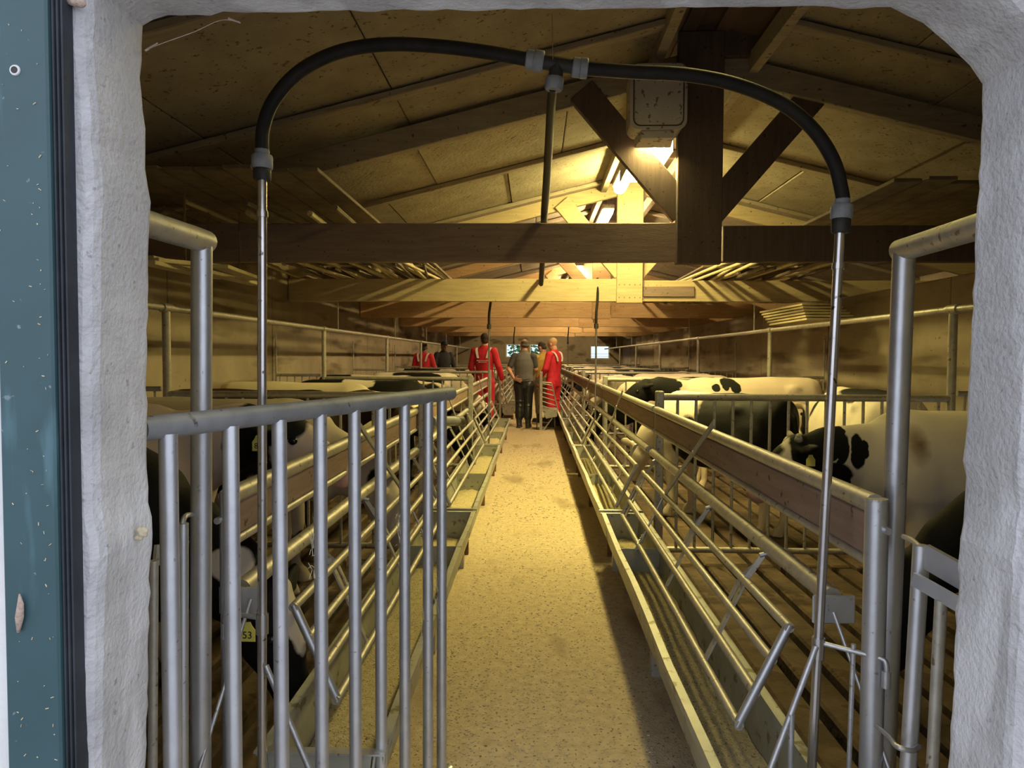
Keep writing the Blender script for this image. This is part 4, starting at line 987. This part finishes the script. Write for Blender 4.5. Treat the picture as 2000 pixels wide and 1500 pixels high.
# left, first pen
mF = hide('coat_black_white_blaze', WHITE, dark_first=True, patches=[((POSE['eat']['poll'][0] + .08, 0, POSE['eat']['poll'][1] - .06), (.13, .06, .16)), (MUZ['eat'], (.12, .10, .09)), ((.95, -.13, .78), (.10, .10, .07)), ((-.3, 0, 1.1), (.4, .4, .15))], warp=.05, wscale=9, pink=[(MUZ['eat'], (.09, .09, .05))])
cow('black cow with white blaze eating behind the open gate', (-1.84, 2.34), -3, 'eat', mF, .95, ((0, '53'),))
mI = hide('coat_pinkish_white_black_head', PINKW, patches=[((.92, 0, 1.02), (.10, .3, .20)), ((1.02, 0, 1.10), (.14, .3, .09)), ((.3, .2, .7), (.12, .3, .2))], warp=.06, wscale=9, pink=[(MUZ['level'], (.1, .1, .1))])
cow('pinkish white cow with black ears at the left jamb, wearing tag 80', (-2.12, 3.02), 0, 'level', mI, 1.0, ((0, '80'),))
mK = hide('coat_dusty_white_spots', (.56, .48, .38), noise=(2.1, .60, (3, 1, 7)), warp=.08)
cow('dusty white cow with dark spots eating in the near left pen', (-1.88, 4.20), 2, 'eat', mK, .96, ((0, None),))
# left, second pen
mJ = hide('coat_dark_brown', (.60, .52, .42), (.035, .018, .012), dark_first=True, patches=[((1.2, 0, .98), (.12, .05, .12)), ((-.7, 0, .9), (.15, .3, .3))], warp=.1)
cow('dark brown cow with white face marks behind the first left partition', (-2.16, 5.55), 3, 'level', mJ, .95, ((0, None),))
mK2 = hide('coat_cream', (.68, .58, .40), noise=(1.5, .66, (9, 4, 2)), warp=.1)
cow('cream cow behind the first left partition', (-2.12, 6.50), 4, 'low', mK2, .97, ())
mL = hide('coat_black', WHITE, dark_first=True, patches=[((.1, 0, .55), (.3, .3, .12)), ((-.75, 0, .8), (.12, .3, .3)), ((-.1, 0, 1.15), (.2, .3, .1))], warp=.12)
cow('black cow eating from the second left trough', (-1.76, 7.55), 0, 'eat', mL, .96, ((0, None),))
# further pens
far = [(-1, 2, .3, 'low', 0), (-1, 2, .72, 'eat', 1), (1, 2, .22, 'eat', 2), (1, 2, .52, 'level', 3), (1, 2, .80, 'low', 4), (-1, 3, .70, 'low', 5), (1, 3, .3, 'low', 6), (1, 3, .72, 'eat', 7), (-1, 4, .14, 'eat', 8),
       (1, 4, .3, 'level', 9), (1, 4, .7, 'eat', 2), (-1, 5, .4, 'low', 3), (1, 5, .35, 'eat', 5), (1, 5, .7, 'low', 6), (-1, 6, .4, 'low', 4), (1, 6, .4, 'low', 7)]
fm = [hide('coat_far_%s' % 'abcdefghij'[i], WHITE if i % 2 else PINKW, noise=(1.3 + .12 * (i % 4), .50 + .022 * (i % 5), (i * 3.1, i * 1.7, i * 5.3)), warp=.09) for i in range(10)]
desc = ['black and white', 'mostly white', 'white-backed', 'pale pinkish', 'dark-patched', 'spotted', 'broadly patched', 'pale', 'cream and black', 'light-headed']
cnt = {}
for s, k, u, pose, mi in far:
    Y = PEN[k] + (PEN[k + 1] - PEN[k]) * u; sd = 'right' if s > 0 else 'left'
    cnt[(s, k)] = cnt.get((s, k), 0) + 1
    X = {'eat': 1.77, 'low': 2.15, 'level': 2.05}[pose]
    act = {'eat': 'eating', 'low': 'with lowered head', 'level': 'with raised head'}[pose]
    cow('%s %s cow %s, %s pen on the %s' % (('nearer', 'middle', 'farther')[cnt[(s, k)] - 1], desc[mi], act, ORD[k], sd), (s * X, Y), 180 if s > 0 else 0, pose, fm[mi], .96, ((0, None),) if k < 4 else ())

# ------------------------------------------------------------------ people
def limb_pts(*p): return [V(x) for x in p]
def person(label, loc, heading, arms, top, trousers, skin, hair, hair_kind, sleeves='long', vest=None, gloves=None, bands=False, cap=None, boots=M_BOOT, h=1.78, look=0.0, nod=0.0, lettering=False, stance=.105, bulk=1.0):
    """arms: {side: (elbow, wrist, hand tip)} in the person's own frame: x forward, y to the left, z up"""
    t = thing('person', label, 'person', (loc[0], loc[1], 0), R(heading)); k = h / 1.78; t.scale = (k, k, k)
    hq = Quaternion((0, 0, 1), R(look)) @ Quaternion((0, 1, 0), R(nod)); hc = V((.03, 0, 1.64))
    def hp(x, y, z): return hc + hq @ V((x, y, z))
    bm = bmesh.new()
    # head, jaw, nose, brow, ears, neck
    bm_ball(bm, hp(-.005, 0, .025), (.100, .078, .100), 3, hq); bm_ball(bm, hp(.025, 0, -.045), (.070, .062, .078), 3, hq)
    bm_limb(bm, [hp(.088, 0, .012), hp(.108, 0, -.022)], [.010, .016], 8); bm_ball(bm, hp(.078, 0, .034), (.022, .052, .014), 2, hq)
    bm_ball(bm, hp(.083, 0, -.062), (.016, .026, .010), 2, hq); bm_ball(bm, hp(.066, 0, -.10), (.026, .03, .022), 2, hq)
    for s in (-1, 1): bm_ball(bm, hp(-.005, s * .080, -.008), (.020, .010, .032), 2, hq)
    bm_limb(bm, [V((-.02, 0, 1.44)), hp(-.02, 0, -.07)], [.066, .058], 12)
    # trunk and legs under the clothes
    bm_loft(bm, [((0, 0, .86), (.09, 0, 0), (0, .14, 0)), ((0, 0, 1.05), (.095, 0, 0), (0, .135, 0)), ((0, 0, 1.30), (.10, 0, 0), (0, .155, 0)), ((-.01, 0, 1.44), (.07, 0, 0), (0, .13, 0)), ((-.015, 0, 1.48), (.05, 0, 0), (0, .06, 0))], 16)
    for s in (-1, 1):
        bm_limb(bm, [(0, s * .09, .88), (.012, s * stance, .49), (-.015, s * (stance + .004), .12)], [.085, .052, .04], 10)
        el, wr, tip = [V(x) for x in arms[s]]
        sh = V((-.01, s * .175, 1.42)); bm_limb(bm, [sh, el, wr], [.052, .042, .029], 10)
        hd = (tip - wr).normalized(); sd_, up_ = frame_of(hd, V((0, s, .2)))
        palm = wr + hd * .055; rot = Matrix((sd_, hd, up_)).transposed().to_quaternion()
        bm_ball(bm, palm, (.040, .055, .017), 2, rot)
        for j, (off, ln_, spread) in enumerate(((-.031, .070, -.16), (-.011, .082, -.04), (.010, .078, .06), (.030, .062, .18))):
            b0 = wr + hd * .095 + sd_ * off; d1 = (hd + sd_ * spread).normalized(); k1 = b0 + d1 * ln_ * .5; k2 = k1 + (d1 - up_ * .35 * s).normalized() * ln_ * .5
            bm_limb(bm, [b0, k1, k2], [.0095, .0088, .0075], 6)
        b0 = wr + hd * .03 - sd_ * .032; k1 = b0 + (hd * .5 - sd_ * .85).normalized() * .04; k2 = k1 + (hd * .9 - sd_ * .3).normalized() * .035
        bm_limb(bm, [b0, k1, k2], [.013, .011, .009], 6)
    link('body', melt('person_body', bm, .0072, 2, .5), skin, t)
    for s in (-1, 1):
        bm = bmesh.new(); bm_ball(bm, hp(.088, s * .032, .010), (.006, .011, .007), 1, hq); from_bm('eye', bm, M_EYE, t, True)
    # hair or cap
    bm = bmesh.new()
    if hair_kind == 'short':
        bm_ball(bm, hp(-.018, 0, .045), (.098, .083, .090), 3, hq); bm_ball(bm, hp(-.055, 0, -.015), (.058, .072, .068), 2, hq)
    elif hair_kind == 'ring':
        bm_ball(bm, hp(-.052, 0, -.005), (.062, .083, .052), 3, hq); bm_ball(bm, hp(-.04, 0, .05), (.085, .075, .06), 2, hq)
    else: bm_ball(bm, hp(-.022, 0, .042), (.092, .0805, .086), 3, hq)
    link('hair', melt('hair', bm, .007, 2, .5), hair, t)
    if cap:
        bm = bmesh.new(); bm_ball(bm, hp(-.01, 0, .065), (.105, .088, .075), 3, hq); bm_ball(bm, hp(.11, 0, .045), (.06, .06, .010), 2, hq); link('cap', melt('cap', bm, .007, 2, .5), cap, t)
    # trousers / coverall legs
    bm = bmesh.new()
    bm_loft(bm, [((0, 0, .80), (.115, 0, 0), (0, .165, 0)), ((0, 0, .92), (.13, 0, 0), (0, .185, 0)), ((0, 0, 1.05), (.12, 0, 0), (0, .165, 0)), ((0, 0, 1.10), (.10, 0, 0), (0, .15, 0))], 18)
    for s in (-1, 1): bm_limb(bm, [(0, s * .095, .86), (.015, s * (stance - .003), .68), (.02, s * stance, .50), (-.005, s * (stance + .002), .34), (-.012, s * (stance + .004), .22)], [.11 * bulk, .098 * bulk, .082 * bulk, .080 * bulk, .076 * bulk], 12)
    for j in range(9): bm_ball(bm, (.0, random.choice((-1, 1)) * stance, random.uniform(.25, .6)), (.088 * bulk, .085 * bulk, .016), 2)
    link('trousers', melt('trousers', bm, .011, 2, .6), trousers, t)
    # upper garment
    bm = bmesh.new()
    bm_loft(bm, [((0, 0, .98), (.125, 0, 0), (0, .178, 0)), ((0, 0, 1.08), (.122, 0, 0), (0, .165, 0)), ((.0, 0, 1.25), (.130, 0, 0), (0, .190, 0)), ((-.005, 0, 1.37), (.122, 0, 0), (0, .205, 0)), ((-.01, 0, 1.465), (.088, 0, 0), (0, .170, 0)), ((-.015, 0, 1.505), (.070, 0, 0), (0, .095, 0)), ((-.015, 0, 1.535), (.064, 0, 0), (0, .068, 0))], 20)
    for s in (-1, 1):
        el, wr, tip = [V(x) for x in arms[s]]; sh = V((-.01, s * .185, 1.425)); bm_ball(bm, sh, .08)
        if sleeves == 'long': bm_limb(bm, [sh, sh.lerp(el, .5), el, el.lerp(wr, .5), el.lerp(wr, .93)], [.076, .068, .060, .054, .046], 12)
        else: bm_limb(bm, [sh, sh.lerp(el, .5), sh.lerp(el, .72)], [.076, .066, .062], 12)
    link('jacket' if sleeves == 'long' else 'shirt', melt('jacket', bm, .0105, 2, .6), top, t)
    if vest:
        bm = bmesh.new()
        bm_loft(bm, [((0, 0, .93), (.150, 0, 0), (0, .200, 0)), ((0, 0, 1.08), (.140, 0, 0), (0, .186, 0)), ((0, 0, 1.25), (.146, 0, 0), (0, .200, 0)), ((-.005, 0, 1.37), (.136, 0, 0), (0, .195, 0)), ((-.01, 0, 1.47), (.098, 0, 0), (0, .162, 0)), ((-.015, 0, 1.515), (.075, 0, 0), (0, .085, 0)), ((-.015, 0, 1.55), (.07, 0, 0), (0, .072, 0))], 20)
        link('vest', melt('vest', bm, .0105, 2, .6), vest, t)
        bm = bmesh.new(); bm_tube(bm, [(-.155, -.16, .985), (-.150, -.02, .965), (-.148, .13, .94)], .006, 6); from_bm('vest_hem', bm, M_NAVY, t)
    if gloves:
        for s in (-1, 1):
            el, wr, tip = [V(x) for x in arms[s]]; bm = bmesh.new()
            hd = (tip - wr).normalized(); bm_limb(bm, [el.lerp(wr, .72), wr, wr + hd * .06], [.050, .042, .040], 10)
            sd_, up_ = frame_of(hd, V((0, s, .2)))
            for off, ln_ in ((-.033, .075), (-.011, .088), (.011, .083), (.032, .066)): bm_limb(bm, [wr + hd * .08 + sd_ * off, wr + hd * (.09 + ln_) + sd_ * off * 1.15 - up_ * .02 * s], [.013, .011], 6)
            bm_limb(bm, [wr + hd * .03 - sd_ * .035, wr + hd * .08 - sd_ * .065], [.015, .012], 6)
            link('glove', melt('glove', bm, .007, 1, .6), gloves, t)
    if bands:
        for s in (-1, 1):
            pth = smooth_path([(-.146, s * .085, 1.18 if False else 1.30), (-.138, s * .105, 1.38), (-.095, s * .125, 1.465), (-.01, s * .128, 1.495), (.08, s * .12, 1.45), (.125, s * .105, 1.36), (.142, s * .095, 1.26), (.138, s * .09, 1.08)], 5)
            bm = bmesh.new(); rs = []
            for p in pth: rs.append([bm.verts.new(p + V((0, d_, 0)) + V((p.x, 0, (p.z - 1.3) * .6)).normalized() * o_) for d_, o_ in ((-.020, -.012), (.020, -.012), (.020, .005), (-.020, .005))])
            for a, b in zip(rs, rs[1:]):
                for j in range(4): bm.faces.new((a[j], a[(j + 1) % 4], b[(j + 1) % 4], b[j]))
            bm.faces.new(rs[0]); bm.faces.new(list(reversed(rs[-1]))); from_bm('reflective_band', bm, M_REFL, t)
    if lettering:
        bm = bmesh.new()
        for z, n_, w_ in ((1.255, 9, .20), (1.225, 7, .14)):
            for j in range(n_): bm_box(bm, (-.137, -w_ / 2 + w_ * j / (n_ - 1), z), (.006, w_ / n_ * .6, .014))
        from_bm('back_lettering', bm, M_REFL, t)['kind'] = 'stuff'
    for s in (-1, 1):
        bm = bmesh.new()
        bm_limb(bm, [(-.012, s * (stance + .008), .36), (-.015, s * (stance + .008), .20), (-.02, s * (stance + .008), .09)], [.070, .062, .056], 12)
        bm_ball(bm, (-.03, s * (stance + .008), .055), (.065, .05, .055)); bm_ball(bm, (.085, s * (stance + .015), .045), (.115, .052, .046)); bm_box(bm, (.045, s * (stance + .012), .012), (.27, .092, .024))
        link('boot', melt('boot', bm, .0085, 2, .6), boots, t)
    return t
down = lambda s: ((.02, s * .27, 1.14), (.10, s * .28, .90), (.13, s * .27, .72))
# man in red seen from behind, in the left pen beyond the partition
person('man in red coverall with white shoulder bands, seen from behind', (-.985, 14.05), 78, {1: ((.03, .27, 1.13), (.16, .22, .95), (.30, .16, .92)), -1: ((-.02, -.28, 1.15), (.10, -.32, .90), (.14, -.34, .72))},
       M_RED, M_RED, M_SKIN, M_HAIRD, 'short', bands=True, h=1.88, look=18, lettering=True)
# man in grey vest, one hand behind his back
person('man in grey vest and black waders with a hand on his back', (-.20, 14.0), 82, {1: ((-.06, .30, 1.17), (-.17, .17, .99), (-.215, .02, .945)), -1: ((.06, -.23, 1.17), (.22, -.17, 1.08), (.34, -.13, 1.06))},
       M_SHIRT, M_TROUS, M_SKIN, M_HAIRG, 'ring', sleeves='short', vest=M_VEST, stance=.082, bulk=1.12, h=1.76, look=28, nod=8)
p3 = person('man in tan jacket looking down, between the vest and the red coverall', (.185, 15.3), 128, {1: ((.10, .25, 1.18), (.26, .16, 1.06), (.38, .10, 1.0)), -1: ((.02, -.27, 1.15), (.16, -.24, .98), (.26, -.20, .88))},
       M_TAN, M_KHAKI, M_SKIND if False else M_SKIN, M_HAIRD, 'short', h=1.74, look=12, nod=22)
for s_, (el, wr) in {1: (V((.10, .25, 1.18)), V((.26, .16, 1.06))), -1: (V((.02, -.27, 1.15)), V((.16, -.24, .98)))}.items():
    tube('sleeve_band', [el.lerp(wr, .02), el.lerp(wr, .32)], .066, mat('yellow_band', (.75, .55, .04), None, 8, .6, bump=0), p3, 12)
    tube('cuff_patch', [el.lerp(wr, .34), el.lerp(wr, .55)], .061, M_NAVY, p3, 12)
person('bald man in red coverall and grey gloves facing left', (.395, 14.35), 148, {1: ((.03, .26, 1.15), (.18, .24, .96), (.26, .22, .82)), -1: ((.04, -.26, 1.15), (.20, -.22, .96), (.29, -.20, .83))},
       M_RED, M_RED, M_SKIN, M_HAIRB, 'crop', gloves=M_GLOVE, bands=True, h=1.80, look=-4, nod=14)
person('person in red vest with white bands far in the left pen', (-2.68, 17.2), 80, {s: down(s) for s in (-1, 1)}, M_RED, M_NAVY, M_SKIND, M_HAIRD, 'short', bands=True, h=1.75)
person('person in dark clothes and cap far in the left pen', (-2.32, 18.2), -60, {s: down(s) for s in (-1, 1)}, M_NAVY, M_NAVY, M_SKIND, M_HAIRD, 'short', cap=M_NAVY, h=1.80)

# ------------------------------------------------------------------ swung-out feed rack in the aisle by the men
t = thing('swung_feed_rack', 'feed rack with a small trough swung out across the aisle by the men', 'feed rack', (.135, 13.6, 0))
box('rack_post', (0, 0, .56), (.055, .05, 1.12), M_GALVD, t, bev=.005)
box('dark_panel', (-.075, .26, .40), (.02, .50, .78), M_BLACKPL, t, bev=.003)
for j in range(6):
    z = .90 - .085 * j
    tube('rack_bar', [(0, .0, z), (.22 + .015 * j, .03, z - .05 - .01 * j)], .010, M_GALVD, t, 8)
tube('rack_end', [(.20, .03, .90), (.32, .03, .40)], .013, M_GALVD, t, 8); tube('rack_top', [(.0, .0, .92), (.20, .03, .90)], .013, M_GALVD, t, 8)
bm = bmesh.new()
pr = [(.02, .40), (.33, .40), (.31, .26), (.10, .22)]
a = [bm.verts.new((x, -.02, z)) for x, z in pr]; b = [bm.verts.new((x, .50, z)) for x, z in pr]
for j in range(4): bm.faces.new((a[j], a[(j + 1) % 4], b[(j + 1) % 4], b[j]))
bm.faces.new(a); bm.faces.new(list(reversed(b))); from_bm('small_trough', bm, M_TROUGH, t)
bar('trough_leg', (.05, .0, .0), (.22, .02, .23), .02, .02, M_GALVD, t); bar('trough_leg', (.28, .30, .0), (.27, .30, .25), .02, .02, M_GALVD, t)

# ------------------------------------------------------------------ tree outside the end windows
t = thing('garden_tree', 'green tree seen through the end windows', 'tree', (.4, 36, 0))
tube('trunk', [(0, 0, 0), (.1, 0, 1.2), (0, 0, 2.6)], [.2, .16, .1], M_BARK, t, 10)
bm = bmesh.new()
for k in range(1500):
    d_ = V((random.gauss(0, 1), random.gauss(0, 1), random.gauss(0, 1))).normalized() * random.uniform(.5, 1.0)
    c = V((0, 0, 2.4)) + V((d_.x * 2.2, d_.y * 2, d_.z * 1.9)); n_ = V((random.uniform(-1, 1), random.uniform(-1, 1), random.uniform(-1, 1))).normalized(); s_, u_ = frame_of(n_)
    r = random.uniform(.08, .16); vs = [bm.verts.new(c + s_ * r), bm.verts.new(c + u_ * r * .6), bm.verts.new(c - s_ * r), bm.verts.new(c - u_ * r * .6)]; bm.faces.new(vs)
o = from_bm('foliage', bm, M_LEAF, t); o['kind'] = 'stuff'
tag(box('ground_garden', (0, 48, -0.06), (60, 39.4, 0.10), mat('lawn', (.10, .18, .05), (.16, .26, .08), 4, .9)), 'lawn behind the barn', kind='structure')
